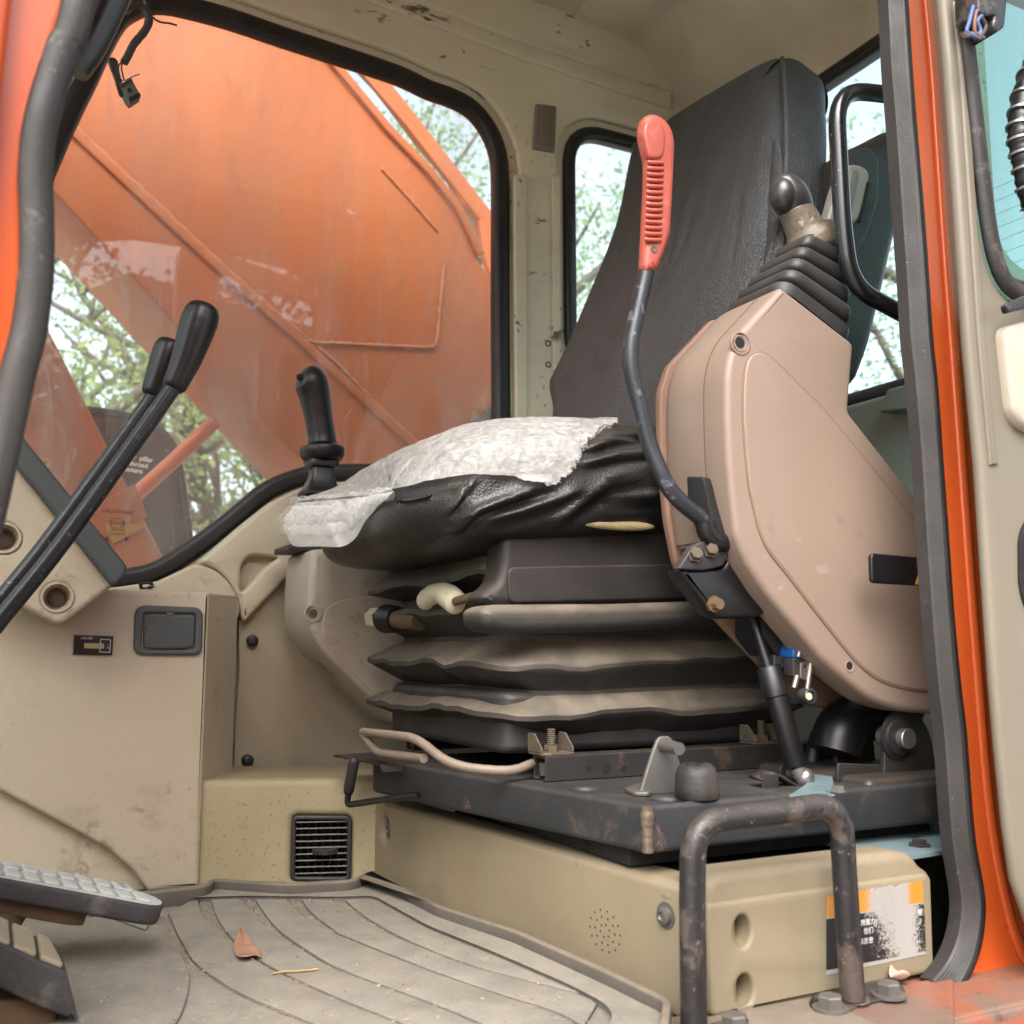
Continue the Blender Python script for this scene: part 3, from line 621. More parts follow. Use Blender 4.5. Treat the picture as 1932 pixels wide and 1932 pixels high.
# header over the door (seen mirrored in the far glass) and lower sill
hd = [V((.30, 1.41)), V((.62, 1.41)), V((.78, 1.34)), V((.83, 1.29)), V((.862, 1.24)), V((.862, 1.58)), V((.30, 1.58))]
plate('door_header', FY(.0), [hd], .045, MT['orange'], cab, bevel=.01)
MB().tube([(.26, -.012, topz), (.45, -.012, topz+.004), (.66, -.012, topz)], .0118, prof=[(a*.9, b) for a, b in rib], up=(0, -1, 0)).build('door_seal', MT['greyrub'], cab, ang=50)
MB().box((.45, -.02, -.022), (1.2, .12, .04)).build('door_sill', MT['orangeworn'], cab, bevel=.008)
sp = [PZ(.0, *p) for p in ((1280, 1958), (1500, 1905), (1768, 1846), (1800, 1850), (1800, 2060), (1280, 2160))]
MB().prism([p+V((0, 0, .002)) for p in sp], (0, 0, -.018)).build('sill_plate', MT['orangeworn'], cab, bevel=.004)
fs = FY(-.083); plate('sill_front', fs, [rect(.0, -.5, .86, -.004)], .03, MT['orangeworn'], cab, bevel=.006)
# dark structure behind the rear post at floor height
fd = FY(.10); plate('inner_panel', fd, [ppr(fd, [(1700, 1618), (1810, 1600), (1830, 1860), (1700, 1870)], .006)], .02, MT['blackmetal'], cab, bevel=.002)
# black grab rail on the front post, seen behind the seal
MB().tube(cat([PY(.10, *p) for p in ((240, -60), (214, 0), (205, 20), (185, 62), (165, 98), (140, 130))], 5), [.012]*30+[.009], n=12).build('front_grab_bar', MT['black'], cab, ang=80)
# black tab on the rear post, worn to the metal at its root
ft = FY(.055); tb = plate('door_stop', ft, [ppr(ft, [(1644, 1043), (1765, 1053), (1767, 1107), (1646, 1100)], .006)], .006, MT['black'], cab, bevel=.002)
ft2 = FY(.0545); plate('rust_mark', ft2, [ppr(ft2, [(1731, 1056), (1752, 1057), (1752, 1104), (1727, 1103), (1734, 1080)], .002)], .0005, MT['yellow'], tb, bevel=0)
# black looped grab rail on the rear post
gp = fil([PY(.10, *p) for p in ((1790, 186), (1690, 180), (1576, 168), (1590, 430), (1606, 540), (1740, 612), (1800, 640))], [0, .02, .05, .05, .045, .02, 0], 7, False)
MB().tube(gp, .0102, n=14).build('rear_grab_rail', M('speckled_black_rail', (24, 25, 28), .25, .1, 10, 'noise', 200, .2, .0005, spots=[(150, .69, .71, .8, (190, 190, 186))], coat=.3), cab, ang=80)

# ------------------------------------------------------------------ opened door folded back beside the rear post
door = thing('cab_door', 'pale beige cab door folded back beside the orange post, with green tinted glass', 'door', (1.2, -.08, .4))
fd = FY(-.062); DL = [(1750, -80), (1762, 0), (1775, 133), (1785, 283), (1800, 500), (1810, 644), (1832, 877), (1848, 1111), (1860, 1288), (1870, 1405), (1885, 1555), (1900, 1660), (1935, 1760), (2000, 1860)]
dl = [FY(-.05).px(*p) for p in DL]; x1 = 1.75
wh = [(1795, -90), (1801, 0), (1818, 160), (1838, 333), (1851, 433), (1866, 500), (1890, 548), (1925, 570), (1990, 580)]
whp = cat([V(fd.px(*p)) for p in wh], 4)+[V((1.62, .80)), V((1.66, .86)), V((1.66, 1.4))]
zt = max(p.y for p in whp)+.001
# right out to the top edge so the window opening is closed
whole = [V((dl[0][0], 1.42))]+[V(p) for p in dl]+[V((x1, -.02)), V((x1, 1.42))]
whp2 = whp+[V((whp[0].x, 1.38))]
whp2[-2] = V((1.66, 1.38))
plate('door_panel', fd, [whole, whp2], .014, MT['doorp'], door, bevel=.0065, res=4)
gl = plate('door_window', FY(-.045), [offset(whp2, -.0)], .004, MT['glassdoor'], door, bevel=0)
def shiftin(d, y): return [V((p.x, y, p.y)) for p in offset(whp2, d)]
cl_ = shiftin(-.007, -.066); MB().tube(cl_, .0088, n=10, closed=True, up=(0, -1, 0), sx=.8, sy=1.1).build('rubber_seal', MT['greyrub'], gl, ang=80)
cl_ = shiftin(-.019, -.060); m = MB().tube(cl_, .006, n=8, closed=True, up=(0, -1, 0), sx=.9); m.build('inner_seal', MT['greyrub'], gl, ang=80)
rp = FY(-.0655); plate('raised_fold', rp, [[*[V(rp.px(u+38+max(0, (v-380)*.0), v)) for u, v in DL[1:7]], *[V(rp.px(u+52, v)) for u, v in DL[6:0:-1]]]], .006, MT['doorp'], door, bevel=.0028, res=3)
ad = FY(-.075); plate('arm_pad', ad, [ppr(ad, [(1897, 615), (1990, 590), (1990, 830), (1930, 800), (1915, 775)], .012)], .02, MT['greypod'], door, bevel=.006)
lt = FY(-.085); plate('latch_lever', lt, [ppr(lt, [(1898, 574), (1936, 556), (1990, 540), (1990, 556), (1940, 580), (1903, 590)], .003)], .008, MT['handle'], door, bevel=.002)
hh = FY(-.0655); plate('hand_hold', hh, [ppr(hh, [(1925, 1010), (1942, 975), (1990, 960), (1990, 1200), (1942, 1160), (1926, 1110)], .02)], .006, MT['dark'], door, bevel=.002)
# bracket, wires and spiral hose on the door window
bt = FY(-.10); bk = plate('lamp_bracket', bt, [ppr(bt, [(1845, -40), (1905, -40), (1897, 50), (1880, 62), (1874, 44), (1878, 28), (1862, 30), (1847, 24)], .004)], .03, MT['handle'], door, bevel=.003)
for k, (c_, pts) in enumerate([((70, 96, 150), [(1836, 12), (1829, 40), (1824, 60), (1836, 68), (1848, 74)]), ((120, 74, 52), [(1842, 20), (1838, 48), (1842, 66), (1856, 72)]), ((78, 100, 150), [(1852, 30), (1844, 40), (1850, 58), (1846, 72)]), ((60, 50, 46), [(1852, 34), (1860, 50), (1852, 66), (1842, 74)])]):
    MB().tube(cat([PY(-.10, *p) for p in pts], 6), .0021, n=8).build('wire', M('wire_insulation', c_, .5, .15, 40), bk, ang=80)
MB().tube([PY(-.098, 1818, 66), PY(-.098, 1843, 64)], .005, n=8, sy=.5).build('wire_joint', MT['rust'], bk, ang=80)
hp = cat([PY(-.10, *p) for p in ((1905, -150), (1950, -60), (1968, 60), (1936, 170), (1925, 240), (1932, 300), (1950, 380), (1985, 450), (2040, 500))], 12)
ho = MB().tube(hp, [.0115+(.0012 if k % 3 == 0 else 0) for k in range(len(hp))], n=12).build('hose', MT['black'], door, ang=80)
for k in range(8, len(hp)-2, 5):
    t = (hp[k+1]-hp[k-1]).normalized(); MB().lathe(hp[k], t, [(-.0012, .0125), (-.0012, .0142), (.0012, .0142), (.0012, .0125)], 16).build('hose_ring', MT['steel'], ho, ang=80)
# ------------------------------------------------------------------ the machine outside the far window
bm_ = thing('boom', 'big faded orange excavator boom filling the side window, with weld seams', 'boom', tuple(PY(1.55, 600, 500)))
fb = FY(1.50)
bo = [(-330, 40), (420, -220), (640, 143), (727, 247), (804, 327), (857, 393), (905, 490), (960, 600), (985, 760), (1000, 1000), (900, 1120), (680, 1075), (502, 907), (400, 800), (257, 645), (97, 473)]
low = [V(FY(1.82).px(*p)) for p in ((1000, 1120), (680, 1075), (502, 907), (400, 800), (257, 645), (97, 473), (-330, 40))]
plate('side_plate', fb, [pp(fb, bo[1:10])+low], .32, MT['boom'], bm_, bevel=.004)
fb1 = FY(1.494)
def strip(fr, pts, w, dep, name, mat, par, b=.002):
    q = [V(fr.px(*p)) for p in pts]; L, Rr = [], []
    for i, p in enumerate(q):
        t = (q[min(i+1, len(q)-1)]-q[max(i-1, 0)]).normalized(); nn = V((-t.y, t.x)); L.append(p+nn*w/2); Rr.append(p-nn*w/2)
    return plate(name, fr, [L+Rr[::-1]], dep, mat, par, bevel=b)
strip(FY(1.492), [(60, 165), (143, 250), (300, 398), (440, 528), (567, 640), (680, 745), (800, 856), (860, 915)], .021, .010, 'backing_bar', MT['boom'], bm_, .003)
def bead(pts, r, par, y, name='weld_bead'):
    q = cat([PY(y, *p) for p in pts], 10)
    rr = [r*(1+.25*sin(i*2.1)+.2*R.uniform(-1, 1)) for i in range(len(q))]
    return MB().tube(q, rr, n=7).build(name, MT['weld'], par, ang=80)
bead([(128, 225), (230, 322), (330, 415), (440, 518), (567, 628), (590, 645), (640, 648), (700, 651), (760, 654), (812, 655), (824, 644), (831, 575), (839, 498)], .0042, bm_, 1.497)
bead([(600, 655), (640, 690), (700, 752), (790, 838), (850, 900)], .0042, bm_, 1.497)
bead([(720, 318), (770, 372), (827, 437)], .003, bm_, 1.498)
strip(FY(1.488), [(560, 30), (652, 141), (735, 241), (812, 321), (865, 387), (909, 480)], .022, .012, 'edge_flange', MT['boom'], bm_, .004)
fg2 = FY(1.478)
plate('dark_gap_plate', fg2, [pp(fg2, [(855, 820), (880, 802), (940, 758), (940, 785), (905, 815)])], .03, MT['browniron'], bm_, bevel=.002)  # dark plate standing in for a gap that shows dark, no real gusset
bc = thing('boom_cylinder', 'straight orange arm beyond the boom edge, sky showing through the narrow gap', 'boom arm', tuple(PY(1.9, 800, 300)))
f19 = FY(1.85); fbk19 = FY(1.88)
cr = [V(f19.px(*p)) for p in ((663, 100), (727, 142), (800, 235), (870, 325), (960, 440), (1020, 520), (1020, 800))]
cl = [V(fbk19.px(*p)) for p in ((985, 760), (940, 600), (904, 482), (899, 448), (892, 416), (860, 386), (842, 346), (822, 321), (782, 275), (749, 231), (706, 175), (663, 129), (600, 60), (560, 10))]
plate('side_plate', f19, [cr+cl], .03, MT['boom'], bc, bevel=.004)
fc2 = FY(1.846); strip(fc2, [(655, 100), (770, 235), (905, 410)], .012, .006, 'edge_strip', MT['boom'], bc)
lc = thing('lift_cylinder', 'thick orange hydraulic cylinder slanting past the lower left of the side window', 'cylinder', tuple(PY(1.45, 200, 850)))
ax0, ax1 = PY(1.45, -55, 560), PY(1.45, 200, 1060)
axd = (ax1-ax0).normalized()
MB().tube([ax0-axd*.6, ax0, ax1, ax1+axd*.4], .100, n=40).build('tube', MT['boom'], lc, ang=60)
fl_ = FY(1.335)
plate('clamp_plate', fl_, [pp(fl_, [(150, 968), (172, 957), (245, 917), (254, 912), (266, 938), (278, 974), (270, 980), (200, 1012), (160, 1000)])], .016, MT['boom'], lc, bevel=.002)
fl_ = FY(1.3335); plate('yellow_tape', fl_, [pp(fl_, [(198, 987), (276, 991), (213, 1027), (205, 1010)])], .001, MT['yellow'], lc, bevel=0)
fl_ = FY(1.345); plate('tube_foot', fl_, [pp(fl_, [(180, 1030), (222, 1024), (276, 996), (310, 1062), (310, 1110), (150, 1110)])], .02, MT['boom'], lc, bevel=.002)
MB().tube(cat([PY(1.34, *p) for p in ((80, 872), (86, 868), (94, 872), (92, 880), (84, 884), (80, 876))], 4), .004, n=7).build('hook', MT['yellow'], lc, ang=80)
MB().tube([PY(1.62, 225, 962), PY(1.62, 320, 876), PY(1.62, 404, 797)], .0165, n=18).build('guard_pipe', M('bright_orange_pipe', (238, 118, 66), .45, .06, 8), None, loc=tuple(PY(1.62, 320, 876)), label='thin bright orange pipe slanting up to the boom edge', cat_='pipe')
bpy.data.objects['guard_pipe']['category'] = 'pipe'
mr = thing('mirror_housing', 'scratched black rounded mirror housing with white lettering, outside the side window', 'mirror', tuple(PY(1.95, 250, 920)))
fm = FY(1.95)
mo = ppc(fm, [(95, 800), (125, 772), (165, 769), (235, 779), (290, 797), (330, 838), (346, 900), (357, 980), (368, 1060), (365, 1110), (240, 1130), (110, 1120)], 5)
plate('shell', fm, [mo], .10, MT['blackdust'], mr, bevel=.035, res=5)
fm1 = FY(1.946); plate('raised_rim', fm1, [offset(mo, .004), offset(mo, -.012)], .03, MT['blackdust'], mr, bevel=.005)
strip(FY(1.9465), [(318, 900), (328, 1000), (338, 1090)], .004, .004, 'moulded_line', MT['blackdust'], mr, .001)
strip(FY(1.9465), [(200, 850), (270, 862)], .004, .004, 'moulded_line', MT['blackdust'], mr, .001)
fm2 = FY(1.9485); ts = .0162
for s_, u, v in (('Center  pillar', 254, 863), ('Reinforced', 251, 875), ('structure', 245, 886)):
    x, y = fm2.px(u, v); put('lettering', text_me(s_, ts, fm2, x, y, rot=-.10, bold=.0007), MT['ink2'], mr)
# maker's mark printed on the glass, read from behind
fgl = FY(YW+.0285); cabo = bpy.data.objects['side_window']
for s_, u, v, sz in (('NAUYOURIX', 221, 966, .0085), ('(ccc)', 221, 987, .011), ('E001485', 221, 997+3, .0065), ('TEMPERED', 221, 1008, .0058)):
    x, y = fgl.px(u, v+0); put('glass_mark', text_me(s_, sz, fgl, x, y, rot=0, mirror=True), MT['inkdk'], cabo)
x, y = fgl.px(221, 987)
plate('glass_mark', fgl, [ell(x, y, .0125, .0085, 24), ell(x, y, .0116, .0076, 24)], .0004, MT['inkdk'], cabo, bevel=0)
for u in (201, 238):
    x, y = fgl.px(u, 1016); plate('glass_mark', fgl, [[V((x-.003, y-.003)), V((x+.003, y-.003)), V((x, y+.004))]], .0004, MT['inkdk'], cabo, bevel=0)
# bonnet behind the rear window
hd_ = thing('engine_bonnet', 'pale bonnet with dark cooling slots, just below the rear window', 'bonnet', (2.0, .5, .5))
MB().box((2.1, .5, .20), (.9, 1.3, 1.28)).build('bonnet_top', MT['hood'], hd_, bevel=.03)
for k in range(6):
    MB().box((1.70+.07*k, .47, .841), (.014, .5, .004)).build('slot', MT['dark'], hd_)

# ------------------------------------------------------------------ front side console
con = thing('side_console', 'beige side console with an ashtray and hour meter below the side window', 'console', (.1, .85, 0))
pl = [(-.58, .732), (.2775, .732), (.333, .82), (.333, .985), (-.58, .985)]
fcur = [(-240, 1400), (-80, 1440), (0, 1492), (60, 1524), (150, 1572), (205, 1603), (245, 1637), (278, 1683)]
y0 = .732
MB().prism([V((x, y+.014 if y < .75 and x < 0.2 else y, -.005)) for x, y in [(-.58, .746), (.262, .746), (.2775, .7455), (.333, .82), (.333, .985), (-.58, .985)]], (0, 0, .3985)).build('body', MT['beige'], con, bevel=.005)
fcn = FY(.730)
face = [V((-.57, .3935)), V((.2765, .3935)), V((.2765, -.004))]+[V(fcn.px(*p)) for p in fcur[::-1]]
plate('front_panel', fcn, [fil(face, [.004]*3+[.0]*len(fcur), 3)], .017, MT['beige'], con, bevel=.0065, res=4)
fa_ = FY(.7245)
ash = plate('ashtray', fa_, [ppr(fa_, [(255, 1141), (384, 1146), (382, 1236), (252, 1236)], [.016, .014, .012, .014], 6), ppr(fa_, [(270, 1156), (370, 1158), (367, 1226), (268, 1226)], .006, 5)], .010, MT['strip'], con, bevel=.003, res=3)
fa2 = FY(.7235)
lid = plate('ashtray_lid', fa2, [ppr(fa2, [(271, 1158), (369, 1160), (367, 1219), (355, 1224), (310, 1225), (271, 1223)], .005, 5)], .010, MT['strip'], ash, bevel=.003, res=3)
fa3 = FY(.7228); x, y = fa3.px(282, 1194); put('emblem', text_me('PULL', .009, fa3, x, y, rot=-pi/2), MT['cover'], lid)
plate('lid_catch', fa3, [ppr(fa3, [(314, 1156), (328, 1157), (328, 1160), (314, 1159)], .001)], .006, MT['cover'], lid, bevel=.0005)
plate('ashtray_well', FY(.7335), [ppr(fa_, [(262, 1148), (377, 1150), (375, 1232), (260, 1232)], .008)], .004, MT['dark'], ash, bevel=0)
fh = FY(.7265)
hm = plate('hour_meter', fh, [ppr(fh, [(140, 1198), (214, 1200), (212, 1236), (138, 1235)], .0012)], .005, MT['black'], con, bevel=.0008)
fh1 = FY(.7258); plate('display', fh1, [ppr(fh1, [(159, 1213), (197, 1214), (196, 1224), (159, 1223)], .001)], .002, MT['lcd'], hm, bevel=.0003)
x, y = fh1.px(164, 1204.5); put('lettering', text_me('HOURS', .0044, fh1, x, y), MT['ink'], hm)
x, y = fh1.px(203, 1219); put('lettering', text_me('1', .0034, fh1, x, y+.0016), MT['ink'], hm); put('lettering', text_me('10', .0034, fh1, x, y-.0022), MT['ink'], hm)
fr_o = pp(fh1, [(190, 1206), (209, 1207), (207, 1231), (188, 1230)])
plate('white_frame', fh1, [offset(fr_o, .0003), offset(fr_o, -.0005)], .0008, MT['ink'], hm, bevel=0)
# angled corner trim with two screw wells and a grey soft strip
ct = thing('corner_trim', 'slanted beige corner trim with two deep screw wells and a dark grey soft edge', 'trim', tuple(PY(.68, 100, 1100)))
fcT = FY(.655)
w1, w2 = fcT.px(8, 1015), fcT.px(108, 1127)
tp = [(28, 874), (213, 1104), (205, 1112), (113, 1182), (40, 1143), (-60, 1085), (-260, 960), (-260, 520), (-120, 690)]
plate('panel', fcT, [ppr(fcT, tp, [.002, .006, .006, .012, .03, .02, 0, 0, 0]), ell(*w1, .0175, .0175, 26), ell(*w2, .0165, .0165, 26)], .075, MT['beige'], ct, bevel=.007, res=4)
for w in (w1, w2):
    c = fcT.p3(*w); wl = MB().lathe(c, (0, -1, 0), [(.000, .0195), (.0018, .0188), (.0018, .0165), (-.018, .0135), (-.020, .0135), (-.020, .0)], 26, cap=False).build('screw_well', MT['beige'], ct)
    MB().lathe(c+V((0, .019, 0)), (0, -1, 0), [(0, .011), (.004, .010), (.0055, .006), (.004, .0055), (.0035, 0)], 18).build('screw', MT['rust'], wl)
fsT = FY(.640)
plate('soft_edge', fsT, [ppr(fsT, [(-120, 610), (41, 820), (241, 1068), (238, 1084), (219, 1105), (209, 1101), (28, 874), (-120, 690)], [0, 0, .008, .006, .006, .002, 0, 0])], .085, MT['strip'], ct, bevel=.006, res=4)
ky = thing('key_ring', 'small black key lying on top of the beige side console', 'key', tuple(PY(.745, 280, 1112)))
fk = FY(.745); plate('key_head', fk, [ppr(fk, [(261, 1099), (288, 1097), (292, 1106), (288, 1111), (264, 1112)], .002), ppr(fk, [(270, 1103), (282, 1102), (283, 1107), (270, 1108)], .001)], .004, MT['black'], ky, bevel=.001)
MB().tube([PY(.743, 285+9*cos(a), 1109+4*sin(a)) for a in [2*pi*k/16 for k in range(16)]], .0006, n=6, closed=True).build('ring', MT['steel'], ky, ang=80)

# ------------------------------------------------------------------ vent box between console and seat pedestal
vb = thing('vent_box', 'yellowed beige duct cover with a dark louvred air vent', 'air vent', (.4, .75, 0))
vo = V((.255, .7435, 0)); va = V((.245, -.0855, 0)).normalized(); vnr = V((-va.y, va.x, 0))
fv = Frame(vo, va, (0, 0, 1), vnr)
gr = ppr(fv, [(551, 1539), (663, 1540), (661, 1663), (548, 1663)], .010, 5)
vL = fv.px(403, 1600)[0]-.03; vR = fv.px(720, 1600)[0]+.03
plate('cover', fv, [[V((vL, -.01)), V((vR, -.01)), V((vR, .137)), V((vL, .137))], gr], .18, MT['yellowed'], vb, bevel=.011, res=5)
plate('vent_frame', fv.shift(-.001), [offset(gr, .0005), offset(gr, -.0055)], .012, MT['blackdust'], vb, bevel=.002)
plate('vent_back', fv.shift(.03), [offset(gr, .002)], .003, MT['dark'], vb, bevel=0)
gx0, gx1 = min(p.x for p in gr), max(p.x for p in gr); gz0, gz1 = min(p.y for p in gr), max(p.y for p in gr)
Mv = Matrix((va, vnr, V((0, 0, 1)))).transposed()
for k in range(9):
    z = gz0+.006+(gz1-gz0-.012)*(k+.5)/9
    MB().box(fv.p3((gx0+gx1)/2, z, .008), (gx1-gx0-.008, .011, .0022), Mv@Matrix.Rotation(rad(-12), 3, 'X')).build('slat', MT['greysteel'], vb, bevel=.0006, seg=1)
for k in range(7):
    x = gx0+.010+(gx1-gx0-.02)*k/6
    MB().box(fv.p3(x, (gz0+gz1)/2, .021), (.002, .012, gz1-gz0-.006), Mv@Matrix.Rotation(rad(20), 3, 'Z')).build('vane', MT['blackdust'], vb)
wv = MB().lathe(fv.p3(*fv.px(613, 1606), .004)-V((0, 0, .003)), (0, 0, 1), [(0, .016), (.006, .016)], 30); 
for k in range(30):
    a = 2*pi*k/30; wv.box(fv.p3(*fv.px(613, 1606), .004)+V((.0165*cos(a), .0165*sin(a), 0)), (.0016, .0016, .006), Matrix.Rotation(a, 3, 'Z'))
wv.build('thumbwheel', MT['blackdust'], vb)

# ------------------------------------------------------------------ seat pedestal: two moulded cover panels round a dark hollow
ped = thing('seat_pedestal', 'dusty beige cover panels round the seat base, worn warning sticker on the side', 'pedestal', (.7, .35, 0))
A, B_ = V((.497, .668, 0)), V((.5690, .016, 0)); pa = (B_-A).normalized(); pn = V((-pa.y, pa.x, 0))
if pn.x < 0: pn = -pn
fp_ = Frame(A, pa, (0, 0, 1), pn); L = (B_-A).length
hole1 = ell(*fp_.px(725, 1566), .011, .016, 18)
hole2 = ell(*fp_.px(1257, 1727), .0085, .0105, 18)
spk = []
for rr_, nn in ((.006, 6), (.0125, 10), (.019, 14)):
    for k in range(nn):
        a = 2*pi*k/nn+rr_*50; c = fp_.px(1142, 1756); spk.append(ell(c[0]+rr_*cos(a)*1.25, c[1]+rr_*sin(a), .0012, .0011, 6))
fpn = plate('front_panel', fp_, [[V((0, -.012)), V((L-.001, -.012)), V((L-.001, .107)), V((0, .106))], hole1], .045, MT['pedestal'], ped, bevel=.010, res=6)
for fr2, px_ in ((fp_, (725, 1566)), (fp_, (1257, 1727))):
    c = fr2.at(*px_, .010 if px_[0] < 1000 else -.001); MB().lathe(c, -fr2.n, [(-.004, .012), (0, .012), (0, .0085), (.004, .008), (.0055, .004), (.004, .003), (.003, 0)], 16).build('screw', MT['greysteel'], fpn)
m = MB()
for e in spk: m.add([fp_.p3(p.x, p.y, -.0006) for p in e], [tuple(range(len(e)))]); m.add([fp_.p3(p.x, p.y, .0004) for p in e], [tuple(range(len(e)))])
m.build('speaker_hole_shade', MT['dark'], fpn, kind='stuff')  # flat dark discs on an uncut panel stand in for shaded holes
# moulded pocket hood above the screw
q = fp_.px(1250, 1692); MB().sphere(fp_.p3(q[0]+.005, q[1]+.002, .006), .019, 16, 10, (.35, 1.1, .45), Matrix((pn, pa, V((0, 0, 1)))).transposed()).build('screw_hood', MT['pedestal'], fpn, ang=80)
fsd = FY(.011)
so_ = [(1331, 1651), (1500, 1630), (1698, 1606), (1726, 1613), (1741, 1636), (1757, 1646), (1763, 1662), (1769, 1838), (1343, 1924)]
e1_ = ell(*fsd.px(1397, 1756), .0098, .0138, 20); e2_ = ell(*fsd.px(1401, 1868), .0098, .0138, 20)
spn = plate('side_panel', fsd, [ppr(fsd, so_, .022, 6), e1_, e2_], .045, MT['pedestal'], ped, bevel=.010, res=5)
fs2 = FY(.0075)
plate('side_face', fs2, [ppr(fs2, [(1334, 1706), (1500, 1683), (1748, 1648), (1758, 1656), (1764, 1835), (1345, 1921)], .006, 4), [V(p) for p in e1_], [V(p) for p in e2_]], .02, MT['pedestal'], ped, bevel=.004, res=3)
for e_ in ((1397, 1756), (1401, 1868)):
    c = fsd.at(*e_, .0); sc_ = MB().lathe(c, (0, -1, 0), [(.0015, .0105), (-.012, .0085), (-.022, .008), (-.022, 0)], 22, ref=(1, 0, 0))
    sc_.v = [V((c.x+(v.x-c.x), v.y, c.z+(v.z-c.z)*1.38)) for v in sc_.v]
    w_ = sc_.build('screw_well', MT['pedestal'], spn); MB().lathe(c+V((0, .019, 0)), (0, -1, 0), [(0, .0065), (.003, .006), (.004, .003), (.003, .0025), (.003, 0)], 14).build('screw', MT['rust'], w_)
MB().box((.592, .036, .055), (.04, .03, .114)).build('corner_block', MT['pedestal'], ped)
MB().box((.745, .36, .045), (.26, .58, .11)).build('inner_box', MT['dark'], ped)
# worn warning sticker
k = NT('worn_warning_sticker'); b = k.n('BsdfPrincipled'); sx = k.sep(); X_, Z_ = sx[0], sx[2]
s0 = V(fs2.px(1615, 1680)); s1 = V(fs2.px(1747, 1800)); oz = ORG[ped.name]
uu = k.ramp(X_, s0.x-oz.x, s1.x-oz.x); 
x_ = k.n('MapRange', clamp=False); k.set(x_.inputs[0], X_); x_.inputs[1].default_value = s0.x-oz.x; x_.inputs[2].default_value = s1.x-oz.x; uu = x_.outputs[0]
slope = (fs2.px(1740, 1661)[1]-fs2.px(1600, 1682)[1])/(fs2.px(1740, 1661)[0]-fs2.px(1600, 1682)[0])
zz = k.math('SUBTRACT', Z_, k.math('MULTIPLY', k.math('SUBTRACT', X_, s0.x-oz.x), slope)); zt0 = fs2.px(1615, 1680)[1]-oz.z; zb0 = fs2.px(1615, 1827)[1]-oz.z
x_ = k.n('MapRange', clamp=False); k.set(x_.inputs[0], zz); x_.inputs[1].default_value = zt0; x_.inputs[2].default_value = zb0; vv = x_.outputs[0]
nz = k.noise(330, 6, .75, dist=1.2); nl = k.noise(38, 3)
left = k.math('SUBTRACT', k.math('ADD', .30, k.math('MULTIPLY', k.math('MAXIMUM', k.math('SUBTRACT', vv, .3), 0), .35)), uu)
rightd = k.math('SUBTRACT', uu, .86)
dk = k.math('MAXIMUM', k.math('MULTIPLY', left, 2.2), k.math('MULTIPLY', rightd, 3.0))
dk = k.math('ADD', dk, k.math('MULTIPLY', k.math('SUBTRACT', nz, .5), 3.6)); dk = k.math('ADD', dk, k.math('MULTIPLY', k.math('SUBTRACT', nl, .5), 1.0))
inb = k.math('MULTIPLY', k.ramp(vv, .30, .31), k.ramp(vv, .945, .955, 1, 0))
dk = k.math('MULTIPLY', k.ramp(dk, .12, .22), inb)
yl = k.math('MULTIPLY', k.ramp(vv, .285, .295, 1, 0), k.math('MAXIMUM', k.ramp(k.math('ADD', uu, k.math('MULTIPLY', k.math('SUBTRACT', nz, .5), .3)),   .10, .24, 1, 0), k.ramp(k.math('ADD', uu, k.math('MULTIPLY', k.math('SUBTRACT', nz, .5), .2)), .72, .82)))
col = k.mix(yl, k.mix(k.ramp(k.noise(60, 4, stretch=(1, 1, .1)), .4, .8, 0, .3), lin(152, 149, 143), lin(126, 118, 108)), lin(178, 122, 42))
col = k.mix(dk, col, lin(24, 22, 22)); k.set(b.inputs['Base Color'], col); b.inputs['Roughness'].default_value = .5; k.set(k.out.inputs[0], b.outputs[0])
f6 = FY(.0068); rr_ = random.Random(5)
top = [(1560+ (1738-1560)*i/46, 1688-(26*i/46)+rr_.choice([0, 0, 2, 3, 5, 7])) for i in range(47)]
stk = plate('sticker', f6, [pp(f6, top+[(1741, 1660), (1744, 1726), (1745, 1728), (1747, 1800), (1590, 1834), (1560, 1840)])], .0006, k.m, ped, bevel=0, label='torn white sticker, scratched black print and orange corner')
f65 = FY(.0066)
for s_, u, v, sz in (('使用重力', 1633, 1741, .0062), ('  信们', 1636, 1757, .0062), ('标示意', 1634, 1776, .0062), ('是', 1736, 1722, .0066)):
    x, y = f65.px(u, v); put('lettering', text_me(s_, sz, f65, x, y, rot=math.atan(slope)*.0, extrude=.0001), MT['ink'], stk)
# pale blue floor plates under the seat frame
MB().prism([PZ(.112, *p) for p in ((1530, 1580), (1640, 1609), (1700, 1617), (1810, 1600), (1840, 1520), (1500, 1500))], (0, 0, -.004)).build('floor_plate', MT['blueplate'], ped)
bt_ = MB().lathe(PZ(.112, 1735, 1596), (0, 0, 1), [(0, .012), (.002, .012), (.002, .008), (.006, .008), (.006, 0)], 6).build('bolt', MT['blackmetal'], ped)

# ------------------------------------------------------------------ floor mat
mat = thing('floor_mat', 'dusty ribbed rubber floor mat with curved grooves and a raised rim', 'floor mat', (.25, .35, 0))
rim = [(120, 1690), (283, 1683), (384, 1672), (400, 1658), (547, 1668), (664, 1661), (701, 1642), (831, 1709), (977, 1756), (1144, 1829), (1264, 1886), (1250, 1990), (1100, 2080), (300, 2300), (-400, 2300), (-500, 1720)]
def zpath(pts, z): return [PZ(z, *p) for p in pts]
ro = zpath(rim, .0); ctr = V((.2, .3, 0))
inn = [(120, 1700), (300, 1695), (440, 1689), (560, 1690), (644, 1691), (707, 1688), (811, 1745), (944, 1798), (1077, 1855), (1148, 1892), (1164, 1915), (1130, 1990), (1000, 2060), (300, 2260), (-380, 2260), (-460, 1732)]
fz = FZ(0)
def zo(pts): return [V(fz.px(*p)) for p in pts]
plate('sheet', FZ(-.006), [zo(rim)], .008, MT['mat'], mat, bevel=.001)
ri = offset([V((p.x, p.y)) for p in ro], -.009)
vis = rim[1:12]
